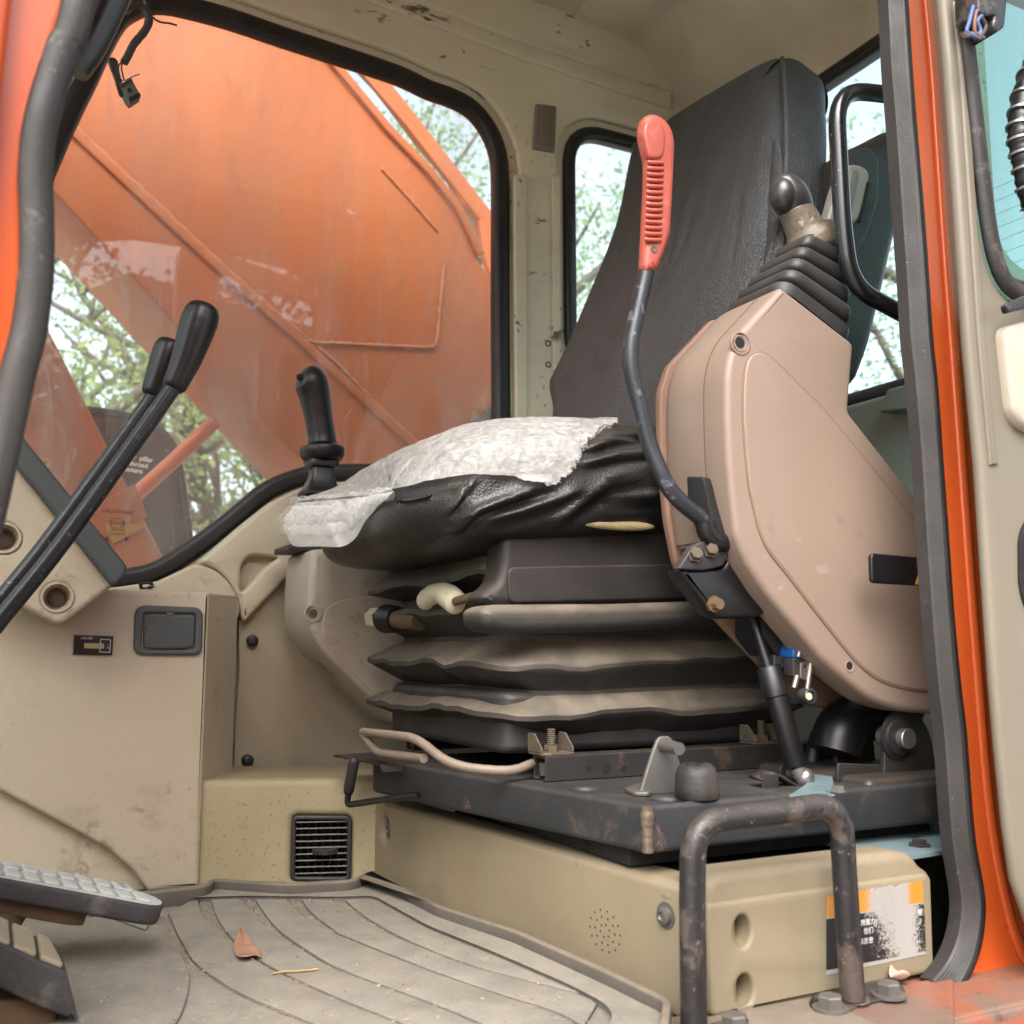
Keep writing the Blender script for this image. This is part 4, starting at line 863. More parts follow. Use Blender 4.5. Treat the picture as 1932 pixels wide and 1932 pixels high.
def zl(pts, z): return [V(FZ(z).px(*p)) for p in pts]
plate('rim_step', FZ(-.001), [fil(zl(vis, .021), .012, 4, False)+fil(zl(inn[1:13], .010), .02, 4, False)[::-1]], .011, MT['mat'], mat, bevel=.003, res=3)
def inward(pts, d):
    q = fil(zl(pts, .021), .012, 4, False); out = []
    for i, p in enumerate(q):
        t = (q[min(i+1, len(q)-1)]-q[max(i-1, 0)]).normalized(); out.append(p+V((t.y, -t.x))*d)
    return out
plate('rim', FZ(-.001), [inward(vis, -.002)+inward(vis, .006)[::-1]], .023, MT['matlip'], mat, bevel=.003, res=3)
cv = [
 [(297, 1735), (333, 1801), (367, 1835), (450, 1885), (533, 1921), (640, 1965), (780, 2030)],
 [(377, 1698), (393, 1738), (423, 1775), (467, 1808), (520, 1841), (644, 1898), (760, 1945), (900, 2005)],
 [(457, 1695), (483, 1731), (520, 1768), (583, 1808), (644, 1841), (777, 1891), (877, 1931), (1000, 1990)],
 [(547, 1701), (573, 1731), (617, 1761), (644, 1774), (811, 1841), (944, 1888), (1044, 1920), (1100, 1950)],
 [(627, 1698), (644, 1713), (690, 1745), (761, 1781), (877, 1828), (994, 1861), (1101, 1889), (1130, 1905)]]
inn2 = [(715, 1696), (811, 1752), (944, 1805), (1077, 1862), (1140, 1897)]
def shrink(c, du, dv): return [(u+du, v+dv) for u, v in c]
curves = cv+[inn2]
for i in range(5):
    a = [V(fz.px(*p)) for p in cv[i]]; b2 = [V(fz.px(*p)) for p in curves[i+1]]
    a = cat(a, 6); b2 = cat(b2, 6)
    # groove: wide at the far end, a thin line at the near end
    def push(c, other, w0, w1):
        out = []
        for j, p in enumerate(c):
            s = min(1, j/(len(c)*.45)); w = w0*(1-s)+w1*s
            o = min(other, key=lambda q: (q-p).length); d = (o-p)
            out.append(p+d.normalized()*min(w, d.length*.4))
        return out
    A2 = push(a, b2, .0125, .0022); B2 = push(b2, a, .0065 if i < 4 else .004, .0022)
    plate('tread_strip', FZ(.0015), [A2+B2[::-1]], .0042, MT['mat'], mat, bevel=.0012)
dc = [(283, 1738), (333, 1801), (353, 1835), (357, 1861), (350, 1899), (337, 1932), (300, 1990), (150, 2100), (-200, 2100), (-200, 1740)]
plate('round_pad', FZ(.0015), [cat(zo(dc[:7]), 5)+zo(dc[7:])], .0042, MT['mat'], mat, bevel=.0015)
for q in ([(205, 1717), (262, 1722), (281, 1758), (274, 1768), (205, 1742)], [(108, 1706), (180, 1717), (176, 1741), (95, 1730)], [(54, 1702), (105, 1707), (94, 1726), (54, 1718)]):
    plate('tread_block', FZ(.0055), [fil(zo(q), .004, 3)], .003, MT['mat'], mat, bevel=.001)
# grit in the grooves and crumbs on the mat
m = MB(); r = random.Random(4)
def crumb(p, s):
    vs = [p+V((r.uniform(-1, 1)*s, r.uniform(-1, 1)*s, s*.25+r.uniform(0, .9)*s)) for _ in range(4)]
    m.add(vs, [(0, 1, 2), (0, 2, 3), (0, 3, 1), (1, 3, 2)])
for c in cv:
    q = cat(zo(c), 12)
    for j in range(len(q)*15):
        t = min(.999, r.random()**1.5); p = q[int(t*len(q))]; w = .006 if t < .45 else .0015
        crumb(V((p.x+r.gauss(0, w*.6)+.003, p.y+r.gauss(0, w*.6), .0022)), r.uniform(.0005, .0016))
for i in range(2200):
    u, v = r.uniform(60, 1120), r.uniform(1700, 1932)
    p = PZ(.0057, u, v)
    if p.x < .5-.0 and p.y < .62: crumb(p, r.choice([.0005, .0006, .0007, .0008, .001, .0012, .0014, .0022]))
m.build('crumbs', MT['debris'], None, ang=0, kind='stuff')
MB().box((.61, -.035, -.02), (.16, .09, .05)).build('mat_corner', MT['matlip'], mat, bevel=.008)
# ------------------------------------------------------------------ operator seat
seat = thing('operator_seat', 'black vinyl operator seat on a dusty folded bellows suspension', 'seat', (.7, .5, .17))
def spow(x, e): return math.copysign(abs(x)**e, x)
def px_of(p):
    d = p-CAM; z = d.dot(FW); return 966+FU*d.dot(RT)/z, 966-FU*d.dot(UPV)/z
FOLDS = [([(838, 972), (860, 950), (874, 932), (900, 905)], .007, 7), ([(862, 990), (880, 976), (897, 964), (944, 944), (997, 926), (1040, 918)], .013, 9), ([(815, 1020), (850, 1004), (877, 991), (905, 970)], .009, 9),
         ([(1100, 850), (1144, 831), (1207, 815), (1260, 808)], .012, 9), ([(1096, 876), (1150, 862), (1211, 852), (1260, 848)], .010, 9), ([(1050, 985), (1100, 945), (1164, 900), (1225, 872)], .013, 11),
         ([(1150, 985), (1184, 954), (1234, 925), (1270, 910)], .010, 9), ([(905, 980), (977, 964), (1061, 940), (1115, 912)], .009, 12), ([(700, 1060), (760, 1046), (830, 1030), (880, 1010)], .007, 10)]
def fold_at(u, v):
    tot = 0
    for pts, A, sg in FOLDS:
        best = None; n = len(pts)-1
        for k in range(n):
            (ax, ay), (bx, by) = pts[k], pts[k+1]; dx, dy = bx-ax, by-ay; L2 = dx*dx+dy*dy
            t = max(0, min(1, ((u-ax)*dx+(v-ay)*dy)/L2)); ex, ey = u-ax-dx*t, v-ay-dy*t; d = math.hypot(ex, ey)
            if best is None or d < best[0]: best = (d, 1 if ey > 0 else -1, (k+t)/n)
        d, sd, t = best
        if d > 5*sg: continue
        en = min(1, 4*t+.15, 4*(1-t)+.15); sdist = d*sd
        tot += A*en*(math.exp(-(sdist/sg)**2 if sdist < 0 else -(sdist/(sg*.6))**2)-.6*math.exp(-((sdist-1.7*sg)/(sg*.9))**2))
    return tot
CU = dict(c=V((.675, .497, .515)), a=.275, b=.256, h=.078)
def cushion_pt(th, ph, grow=0.0, fold=True):
    c, a, b, h = CU['c'], CU['a']+grow, CU['b']+grow, CU['h']+grow
    x = a*spow(cos(ph), .55)*spow(cos(th), .45); y = b*spow(cos(ph), .55)*spow(sin(th), .45); z = h*spow(sin(ph), .62)
    p = V((x, y, z)); f = (x+a)/(2*a)                      # 0 front .. 1 rear
    p.z += -.028+.052*f-.030*max(0, 1-f*3.2)**2*(1 if z > 0 else .25)
    if z > 0: p.z += .012*(1-(y/b)**2)
    if fold:
        q = c+p; near = max(0, min(1, (-y/b-.25)/.45))
        if near > 0: p.y -= near*fold_at(*px_of(q))
        p += V((0, 0, .003*mnoise.noise(q*14)))
        if x < -a*.6: p.x += .005*mnoise.noise(q*12)
        p.y -= near*.004*mnoise.noise(V((q.x*10, 0, q.z*22)))
    return c+p
rows = [[cushion_pt(2*pi*j/400, -pi/2+pi*i/110) for j in range(400)] for i in range(111)]
cu = MB().rows(rows, cu=True).build('cushion', MT['vinylsh'], seat, ang=180)
MB().sphere(PY(.262, 1165, 990), .05, 20, 10, (1.05, .12, .13)).build('foam_edge', MT['foam'], cu, ang=80)
# backrest: tapered cushion leaning back
bn = V((1, 0, -.375)).normalized(); bb = V((.375, 0, 1)).normalized()
fbk = Frame(V((.79, 0, .70)), (0, 1, 0), bb, bn)
bo = [(1471, 90), (1466, 89), (1431, 98), (1288, 185), (1254, 211), (1212, 240), (1190, 259), (1171, 307), (1144, 433), (1094, 560), (1057, 647), (1024, 714), (1018, 741), (1021, 811)]
bl = [V(fbk.px(*p)) for p in bo]
bl += [V((.715, -.20)), V((.215, -.20)), V((.200, .0)), V((.205, .12)), V((.235, .25)), V((.272, .38)), V((.300, .46))]
me = plate_me([cat(bl, 3, True)], .115, .042, 8)
bm = bmesh.new(); bm.from_mesh(me); bmesh.ops.triangulate(bm, faces=bm.faces)
bm.to_mesh(me); bm.free()
me.transform(Matrix(((fbk.a.x, fbk.b.x, fbk.n.x, fbk.o.x), (fbk.a.y, fbk.b.y, fbk.n.y, fbk.o.y), (fbk.a.z, fbk.b.z, fbk.n.z, fbk.o.z), (0, 0, 0, 1))))
bm = bmesh.new(); bm.from_mesh(me); bmesh.ops.recalc_face_normals(bm, faces=bm.faces); bm.to_mesh(me); bm.free(); finish(me, 55)
while me.materials: me.materials.pop()
br = put('backrest', me, MT['vinyl'], seat)
def bpath(pts, z): return cat([fbk.p3(*fbk.px(*p), z) for p in pts], 6)
sp_ = [(1474, 108), (1478, 160), (1481, 240), (1480, 330), (1470, 410), (1446, 490), (1422, 560)]
MB().tube(bpath(sp_, .002), .0032, n=8).build('piping', MT['vinyl'], br, ang=80)
for dx, w, dp in ((-18, .016, .006), (-60, .022, .006), (-150, .024, .005)):
    q = bpath([(u+dx+(dx*.5*(v/560)), v*.8+170) for u, v in sp_], .008)
    MB().tube(q, [w*(.25+.75*sin(pi*k/(len(q)-1))) for k in range(len(q))], n=12, up=tuple(fbk.n), sx=.45).build('cover_fold', MT['vinyl'], br, ang=180)
# armrest folded up beside the backrest
far_ = FY(.215)
ar = plate('armrest', far_, [ppr(far_, [(1578, 380), (1590, 300), (1602, 280), (1640, 262), (1690, 236), (1722, 290), (1713, 400), (1696, 450), (1676, 540), (1651, 644), (1635, 690), (1624, 716), (1608, 730), (1585, 735), (1570, 600)], .012, 4)], .075, MT['vinylsh'], seat, bevel=.02, res=5)
fa2 = FY(.208)
plate('armrest_frame', fa2, [ppr(fa2, [(1586, 292), (1640, 274), (1660, 300), (1660, 372), (1640, 440), (1620, 475), (1590, 500), (1560, 500), (1570, 430)], .008, 4)], .02, MT['blackdust'], ar, bevel=.005)
fa3 = FY(.196)
plate('armrest_grip', fa3, [ppr(fa3, [(1600, 309), (1620, 308), (1637, 317), (1643, 330), (1628, 400), (1620, 422), (1596, 420), (1560, 424), (1580, 350)], .010, 5)], .02, MT['armgrip'], ar, bevel=.006, res=4)
fa4 = FY(.1945)
plate('grip_groove', fa4, [ppr(fa4, [(1608, 322), (1618, 318), (1622, 330), (1606, 400), (1596, 404), (1596, 380)], .004, 4)], .004, MT['cover'], ar, bevel=.0015)
plate('grip_slot', fa4, [ppr(fa4, [(1640, 342), (1643, 345), (1624, 420), (1620, 418)], .001, 2)], .004, MT['dark'], ar, bevel=.0005)
# suspension bellows
def rrect(x0, x1, y0, y1, r, n=6, ch=4):
    q = fil([V((x0, y0)), V((x1, y0)), V((x1, y1)), V((x0, y1))], r, n); out = []
    for i, p in enumerate(q):
        nx = q[(i+1) % len(q)]; k = max(1, int((nx-p).length/.02))
        out += [p+(nx-p)*(j/k) for j in range(k)]
    return out
zs = lambda v, u=690, x=.5: PX(x, u, v).z
lev = [(.435, .045), (zs(1100)+.02, .03), (zs(1116)+.003, .0), (zs(1116)-.003, .0), (zs(1142, 734, .54)+.003, .041), (zs(1142, 734, .54)-.003, .041),
       (zs(1164)+.003, .0), (zs(1164)-.003, .0), (zs(1208, 734, .54)+.003, .041), (zs(1208, 734, .54)-.003, .041), (zs(1248)+.003, .0), (zs(1248)-.003, .0),
       (zs(1287, 734, .54)+.003, .041), (zs(1287, 734, .54)-.003, .041), (zs(1322)+.003, .0), (zs(1322)-.003, .0), (zs(1352, 740, .54), .05)]
rows = []
ref = rrect(.50, .965, .285, .72, [.075, .05, .05, .010])
n_ = len(ref); cxy = V((.7325, .5025))
fine = []
for i in range(len(lev)-1):
    for k in range(4):
        s = k/4; fine.append((lev[i][0]*(1-s)+lev[i+1][0]*s, lev[i][1]*(1-s)+lev[i+1][1]*s))
fine.append(lev[-1])
for z, ins in fine:
    row = []
    for p in ref:
        d = p-cxy; iy = ins*(.55 if d.y < 0 else 1); q = V((cxy.x+d.x*(1-ins/.2325), cxy.y+d.y*(1-iy/.2175)))
        w = mnoise.noise(V((p.x*7, p.y*7, z*9)))*.9+.7*mnoise.noise(V((p.x*17, p.y*17, z*16+4)))
        wz = .011*w*max(0, 1-ins/.06); row.append(V((q.x+.005*w, q.y+.006*w, z+wz)))
    rows.append(row)
MB().rows(rows, cu=True).build('bellows', MT['bellows'], seat, ang=50)
fsk = FY(.284)
plate('seat_skirt', fsk, [ppr(fsk, [(952, 1008), (1100, 1003), (1300, 1000), (1320, 1136), (1100, 1142), (932, 1146), (905, 1128), (940, 1098), (946, 1074)], [.012, 0, .012, .012, 0, .016, .02, .016, .016], 5)], .05, MT['skirt'], seat, bevel=.011, res=5)
fsk = FY(.281)
plate('skirt_step', fsk, [ppr(fsk, [(958, 1070), (1120, 1066), (1306, 1064), (1316, 1128), (1100, 1134), (960, 1138)], .01, 4)], .02, MT['skirt'], seat, bevel=.0025, res=4)
fsk = FY(.262)
plate('bellows_flap', fsk, [ppr(fsk, [(908, 1150), (930, 1140), (1150, 1139), (1400, 1131), (1410, 1178), (1150, 1192), (960, 1197), (912, 1186)], .012, 5)], .06, MT['bellows'], seat, bevel=.012, res=4)
sb = MB().prism([V((p.x, p.y, .197)) for p in fil([V((.522, .312)), V((.93, .312)), V((.93, .685)), V((.522, .685))], .03, 5)], (0, 0, .07)).build('suspension_base', MT['blackdust'], seat, bevel=.010)
# slide rails
def rail(y, name):
    rt = []
    w, z0, z1, t = .030, .1715, .1985, .003
    prof = [(0, z0), (.008, z0), (.008, z0+t), (t, z0+t), (t, z1-t), (w-t, z1-t), (w-t, z0+t), (w-.008, z0+t), (w-.008, z0), (w, z0), (w, z1), (0, z1)]
    r_ = MB().prism([V((.552, y+a, b)) for a, b in prof], (.46, 0, 0)).build(name, MT['blackmetal'], seat, bevel=.001, seg=2)
    MB().box((.80, y+.015, .183), (.49, .014, .015)).build('inner_slide', MT['rust'], r_, bevel=.002)
    return r_
r1 = rail(.262, 'slide_rail'); r2 = rail(.655, 'slide_rail')
for u, rr in ((1111, .0036), (1145, .0056), (1177, .0036)):
    MB().lathe(PY(.2617, u, 1450), (0, -1, 0), [(0, rr), (.0004, rr)], 16).build('rail_hole_shade', MT['dark'], r1)  # thin dark disc on the uncut rail stands in for a shaded hole
def railbolt(x, y):
    b_ = MB().box((x, y, .2005), (.040, .034, .003)); 
    for s in (-1, 1): b_.prism([V((x+s*.0195-.0012, y-.015, .202)), V((x+s*.0195-.0012, y+.017, .202)), V((x+s*.0195-.0012, y+.017, .222)), V((x+s*.0195-.0012, y+.002, .222)), V((x+s*.0195-.0012, y-.015, .207))], (.0024, 0, 0))
    b_ = b_.build('rail_bracket', MT['rust'], seat, bevel=.0006, seg=1)
    m = MB().lathe((x, y, .202), (0, 0, 1), [(0, .0085), (.007, .0085), (.007, .005)], 6)
    for k in range(8): m.lathe((x, y, .209+.0022*k), (0, 0, 1), [(0, .0042), (.0011, .0050), (.0022, .0042)], 12)
    m.build('bolt', MT['rust'], b_)
railbolt(PY(.28, 1040, 1415).x, .280); railbolt(PY(.28, 1437, 1397).x, .280)
# towel bar under the seat, height knob and damper lever
tb = fil([PX(.45, 800, 1431), PX(.45, 712, 1420), PX(.445, 681, 1380), PX(.445, 786, 1392), PX(.46, 852, 1447), PX(.52, 968, 1456), PX(.556, 1010, 1438), PX(.6, 1030, 1436)], [0, .02, .012, .03, .04, .03, .02, 0], 6, False)
MB().tube(tb, .0052, n=12).build('slide_bar', MT['bar'], seat, ang=80)
k0, k1 = PX(.495, 700, 1165), PX(.515, 792, 1172)
kx = (k0-k1).normalized()
kn = MB().lathe(k1, kx, [(0, .0125), ((k0-k1).length*.62, .0125), ((k0-k1).length*.62, .0125)], 18).build('adjuster_rod', MT['browniron'], seat)
MB().lathe(k1+kx*((k0-k1).length*.45), kx, [(0, .0165), (.004, .019), (.022, .0185), (.026, .0205), (.031, .0205), (.033, .016)], 22).build('rubber_collar', MT['blackseal'], kn)
MB().lathe(k1+kx*((k0-k1).length*.78), kx, [(0, .0155), (.026, .0145), (.030, .012), (.030, .006), (.029, .006), (.029, 0)], 6).build('white_cap', MT['white'], kn, bevel=.002)
hk = [PX(.49, *p) for p in ((798, 1138), (812, 1124), (832, 1119), (850, 1128), (862, 1139))]
hk = cat(hk, 5); rr = [.010, .0125, .014, .0145, .0145, .0145, .0145, .0145, .0145, .0145, .015, .0155, .0165, .017, .0175, .0175, .0175, .0175, .017, .0165, .015]
kh = MB().tube(hk, rr[:len(hk)], n=16, up=(0, 0, 1), sx=.88, sy=.8).build('knob', MT['white'], seat, ang=80)
MB().tube([PX(.487, 858, 1135), PX(.50, 905, 1122)], .0052, n=10).build('lever_rod', MT['browniron'], kh, ang=80)

# ------------------------------------------------------------------ bubble wrap lying over the cushion
wr = thing('bubble_wrap', 'crumpled translucent bubble wrap sheet lying over the black seat cushion', 'bubble wrap', (.5, .55, .56))
edge_near = [(540, 1036), (553, 1032), (644, 1031), (672, 1015), (694, 982), (747, 931), (811, 914), (894, 903), (961, 907), (1011, 917), (1030, 921), (1041, 921), (1061, 907), (1087, 884), (1097, 857), (1111, 834), (1137, 812), (1168, 808)]
from mathutils.bvhtree import BVHTree
gr_rows = [[cushion_pt(2*pi*j/300, -pi/2+pi*i/90, .004, True) for j in range(300)] for i in range(91)]
gm = MB().rows(gr_rows, cu=True); bvh = BVHTree.FromPolygons(gm.v, gm.f)
def hit(u, v):
    d = ray(u, v).normalized(); h = bvh.ray_cast(CAM, d)[0]
    k = 0
    while h is None and k < 40: k += 1; v += 1.2; d = ray(u, v).normalized(); h = bvh.ray_cast(CAM, d)[0]
    return h if h is not None else PX(.40, u, v)
def dropz(x, y):
    h = bvh.ray_cast(V((x, y, 1.0)), V((0, 0, -1)))[0]; return h.z if h is not None else .50
near = [(562, 952), (600, 949), (640, 946), (690, 941), (740, 931), (811, 914), (850, 907), (894, 903), (961, 907), (1011, 917), (1041, 920), (1061, 907), (1080, 890), (1090, 872), (1097, 857), (1111, 834), (1137, 814), (1164, 810)]
nc = cat([V((u, v, 0)) for u, v in near], 10); NC = len(nc)
C0 = []
for i, p in enumerate(nc):
    tear_ = max(0, min(1, (p.x-900)/120)); dv = 5*tear_*mnoise.noise(V((i*.3, 2, 0)))+2*tear_*mnoise.noise(V((i*.9, 5, 0)))
    h = hit(p.x+dv*.6, p.y+dv)
    if p.x < 735:
        yf = .50-.05*min(1, (p.x-562)/80); w_ = max(0, min(1, (p.x-650)/85)); h = PY(yf, p.x, p.y)*(1-w_)+h*w_
    C0.append(h)
rows = []
for i, p in enumerate(C0):
    f = i/(NC-1); fx, fy = .45+.27*f, .742-.03*max(0, f-.9)*10; row = []; u0, v0 = px_of(p); last = p; run = [p]
    for m_ in range(1, 30 if u0 > 735 else 1):
        h = bvh.ray_cast(CAM, ray(u0, v0-m_*2.2).normalized())[0]
        if h is None or (h-last).length > .05: break
        run.append(h); last = h
    L_ = len(run)-1
    for m_ in range(26):
        t = m_/25*L_; a = int(min(t, max(0, L_-1))); row.append(run[a]*(1-(t-a))+run[min(a+1, L_)]*(t-a))
    for k in range(1, 71):
        t = (k/70)**1.3; x, y = last.x*(1-t)+fx*t, last.y*(1-t)+fy*t; z = dropz(x, y) if x > .425 else None
        if z is None:
            s_ = (x-p.x)/max(1e-4, .425-p.x); z = p.z*(1-s_)+dropz(.428, y)*s_
        row.append(V((x, y, z)))
    out = []
    for k, q in enumerate(row):
        c_ = .0016*mnoise.noise(q*45)+.0006*mnoise.noise(q*150)
        edge = max(0, min(1, (f-.6)/.2))*max(0, 1-k/30); c_ += edge*(.004*mnoise.noise(q*80)+.002)
        out.append(q+V((-.0006, -.0028, .0045+c_)))
    rows.append(out)
MB().rows(rows).build('sheet', MT['wrap'], wr, ang=180)
# crumpled clear rim along the torn end
for off, amp in ((0, .004),):
    q = [C0[i]+V((mnoise.noise(V((i*.7+off, 0, 0)))*.004, -.002, .004+amp*mnoise.noise(V((i*.9, off, 0))))) for i in range(int(NC*.55), NC-6)]
    MB().tube(q, [  .0028*(.5+.7*abs(mnoise.noise(V((i*.8, off, 9))))) for i in range(len(q))], n=7, sy=.5).build('torn_rim', MT['bubble'], wr, ang=0)
# front flap of the sheet hanging down, bubbles facing out
m_ = 44; a_ = [C0[int(i*40/(m_-1))]+V((-.002, -.001, .002)) for i in range(m_)]
lowp = cat([V((u, v, 0)) for u, v in ((549, 1026), (560, 1031), (600, 1031), (644, 1031), (672, 1016), (694, 982), (720, 955), (742, 934))], 8)
b_ = []
for i in range(m_):
    p = lowp[int(i*(len(lowp)-1)/(m_-1))]; w_ = max(0, min(1, (p.x-650)/90)); h = hit(p.x, p.y); yf = .485-.05*min(1, (p.x-549)/90); b_.append(PY(yf, p.x, p.y)*(1-w_)+(h+V((-.006, -.006, 0)))*w_)
rows = []
for i in range(13):
    s = i/12; rows.append([p*(1-s)+q*s+V((-.012*sin(pi*s)*(1-j/m_)+.0025*mnoise.noise((p*(1-s)+q*s)*40), -.006*sin(pi*s)*(j/m_), 0)) for j, (p, q) in enumerate(zip(a_, b_))])
rows = [rows[0]]+rows
fp2 = MB().rows(rows[1:]).build('front_flap', MT['film'], wr, ang=180)
bme = MB().lathe((0, 0, 0), (-.35, -.94, 0), [(0, .0076), (.0010, .0073), (.0018, .0060), (.0022, .0034), (.0023, 0)], 14).mesh(ang=180)
first = None
for r_ in range(4):
    for c_ in range(11):
        s = (r_+.5)/4; t = (c_+.4+(.5 if r_ % 2 else 0))/11.2
        if t > 1: t -= 1.03/11
        i = int(s*11); j = min(len(a_)-1, int(t*(len(a_)-1))); p = rows[min(13, i)][j]+V((-.0008, -.0004, 0))
        if first is None:
            first = bpy.data.objects.new('bubble', bme); link(first); bme.materials.append(MT['bubble']); first.parent = wr; first.location = p-ORG[wr.name]; ORG[first.name] = p
        else: dup(first, wr, p, rot=(R.uniform(-.3, .3), R.uniform(-.15, .15), R.uniform(-.2, .2)), scale=R.uniform(.9, 1.08))
# a loose shred at the torn corner
MB().tube(cat([PY(.25, *p) for p in ((1072, 890), (1083, 892), (1088, 902), (1096, 904))], 5), [.0022]*8+[.0012]*8, n=6).build('shred', MT['bubble'], wr, ang=80)

# ------------------------------------------------------------------ black mounting plate with its brackets
mp = thing('seat_mounting_plate', 'scuffed black steel seat plate with rounded lip and cut holes', 'steel plate', (.7, .3, .15))
pol = [V((.466, .60)), V((.556, .074)), V((.985, .078)), V((.985, .60))]
fz2 = FZ(.127)
h1 = V(FZ(.17).px(1097, 1490)); h2 = V(FZ(.17).px(1300, 1518))
plate('plate', fz2, [fil(pol, [.02, .010, .012, .01], 5), ell(h1.x+.005, h1.y, .0165, .0175, 24), ell(h2.x, h2.y+.035, .018, .018, 24)], .044, MT['platemetal'], mp, bevel=.0055, res=4)
cpt = V((.5530, .0735, 0))
m = MB(); rw_ = []
for k in range(15):
    z = .128+.042*k/14; r = .005+.0016*math.exp(-((k-11)/2.5)**2)+.0006*sin(k*2.4); rw_.append([V((cpt.x+.006+r*cos(a)*1.1, cpt.y+.004+r*sin(a)*1.1, z)) for a in [2*pi*j/12 for j in range(12)]])
m.rows(rw_, cu=True, cap=True).build('corner_weld', MT['weldbare'], mp, ang=80)
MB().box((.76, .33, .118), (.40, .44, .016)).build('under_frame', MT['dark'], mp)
MB().prism([PZ(.172, *p) for p in ((630, 1424), (702, 1419), (760, 1424), (760, 1450), (721, 1452), (716, 1440))], (0, 0, -.003)).build('side_tongue', MT['blackmetal'], mp)
for h_ in (V((h1.x+.005, h1.y)), V((h2.x, h2.y+.035))):
    MB().lathe((h_.x, h_.y, .164), (0, 0, 1), [(0, .0172), (.001, .0172), (.001, 0)], 22).build('hole_shade', MT['dark'], mp)  # dark disc standing in for the shade down each hole
# raised rear block
MB().box((.93, .33, .155), (.17, .49, .046)).build('rear_block', MT['blackmetal'], mp, bevel=.01)
# slide latch handle
lt = fil([PX(.475, 790, 1500), PX(.455, 745, 1506), PX(.44, 654, 1519), PX(.44, 668, 1432)], [0, .01, .012, 0], 6, False)
la = thing('latch_handle', 'small bent black latch handle with rubber sleeve at the plate corner', 'handle', tuple(PX(.45, 700, 1512)))
MB().tube(lt, .0042, n=12).build('rod', MT['black'], la, ang=80)
q0, q1 = PX(.44, 657, 1496), PX(.44, 669, 1429)
MB().tube([q0, q0+(q1-q0)*.1, q0+(q1-q0)*.9, q1], [.0062, .0072, .0072, .005], n=14).build('sleeve', MT['greyrub'], la, ang=80)
# upright bracket with a pin
bk = thing('pin_bracket', 'tapered grey steel bracket with a side pin standing on the plate', 'bracket', tuple(PZ(.171, 1250, 1500)))
fk2 = FY(.132)
plate('plate', fk2, [ppr(fk2, [(1207, 1501), (1219, 1460), (1236, 1408), (1244, 1389), (1268, 1389), (1275, 1412), (1287, 1450), (1284, 1497)], [.003, .01, .01, .012, .012, .008, .006, .003], 5)], .005, MT['greysteel'], bk, bevel=.0016)
MB().tube([PY(.131, 1252, 1406), PY(.10, 1282, 1413)], [.0068, .0062], n=16).build('pin', MT['greysteel'], bk, ang=60)
fq = FZ(.1715); plate('foot', fq, [fil([V(fq.px(*p)) for p in ((1178, 1494), (1205, 1484), (1232, 1490), (1226, 1503), (1196, 1502))], .004, 3)], .004, MT['greysteel'], bk, bevel=.001)
st_ = thing('rubber_stop', 'worn black rubber bump stop with a cracked top on the plate', 'rubber stop', tuple(PZ(.171, 1315, 1504)))
c = PZ(.171, 1315, 1506)
m = MB(); rows = []
for h, r in [(0, .0200), (.001, .0212), (.010, .0215), (.022, .0205), (.028, .0185), (.032, .014), (.033, .008), (.031, .003), (.031, .0)]:
    rows.append([c+V((max(r, 1e-5)*cos(a), max(r, 1e-5)*sin(a), h+(.0022*mnoise.noise(V((cos(a)*3, sin(a)*3, h*40))) if h > .027 else 0))) for a in [2*pi*k/28 for k in range(28)]])
m.rows(rows, cu=True).build('body', MT['greyrub'], st_, ang=60)
MB().sphere(c+V((-.003, .002, .032)), .008, 9, 5, (1.2, .8, .35)).build('torn_lip', MT['dark'], st_, ang=0)
# gas strut
gs = thing('gas_strut', 'black gas strut leaning from the console bracket to a ball joint', 'gas strut', tuple(PY(.14, 1480, 1350)))
t0, t1, t2, t3 = PY(.165, 1416, 1150), PY(.148, 1449, 1258), PY(.125, 1503, 1448), PY(.122, 1512, 1465)
MB().tube([t0, t1+(t1-t0)*.1], .0058, n=16).build('rod', MT['black'], gs, ang=80)
MB().tube([t1, t1+(t2-t1)*.02, t1+(t2-t1)*.30, t1+(t2-t1)*.31, t2-(t2-t1)*.02, t2], [.0125, .0138, .0138, .0118, .0118, .010], n=20).build('cylinder', MT['black'], gs, ang=40)
MB().tube([t2, t3], .0085, n=14).build('end_rod', MT['greysteel'], gs, ang=60)
MB().sphere(PY(.121, 1518, 1467), .0105, 16, 10).build('ball_socket', MT['steel'], gs, ang=180)
MB().tube([PY(.121, 1518, 1467), PY(.15, 1490, 1460)], .006, n=10).build('ball_pin', MT['greysteel'], gs, ang=60)
sbk = thing('strut_bracket', 'bent black sheet bracket bolted on the plate beside the strut ball', 'bracket', tuple(PZ(.172, 1520, 1500)))
a1 = [(1438, 1470), (1462, 1458), (1478, 1464), (1500, 1478), (1530, 1490), (1560, 1492), (1600, 1496)]
top = [PY(.118, *p) for p in a1]; MB().rows([top, [p+V((0, .022, .002)) for p in top]]).build('sheet', MT['blackmetal'], sbk, ang=60).modifiers.new('t', 'SOLIDIFY').thickness = .003
fz3 = FY(.118); plate('leg', fz3, [pp(fz3, [(1438, 1458), (1470, 1462), (1468, 1506), (1440, 1506)])], .003, MT['blackmetal'], sbk, bevel=.0008)
plate('ear', FY(.150), [ppr(FY(.15), [(1472, 1480), (1472, 1446), (1486, 1438), (1500, 1440), (1502, 1480)], .006, 4)], .003, MT['blackmetal'], sbk, bevel=.0008)
hexb = MB().lathe(PZ(.176, 1581, 1494), (0, 0, 1), [(0, .0085), (.001, .0085), (.001, .0066), (.0055, .0066), (.006, .0056), (.006, 0)], 6).build('bolt', MT['steel'], sbk)
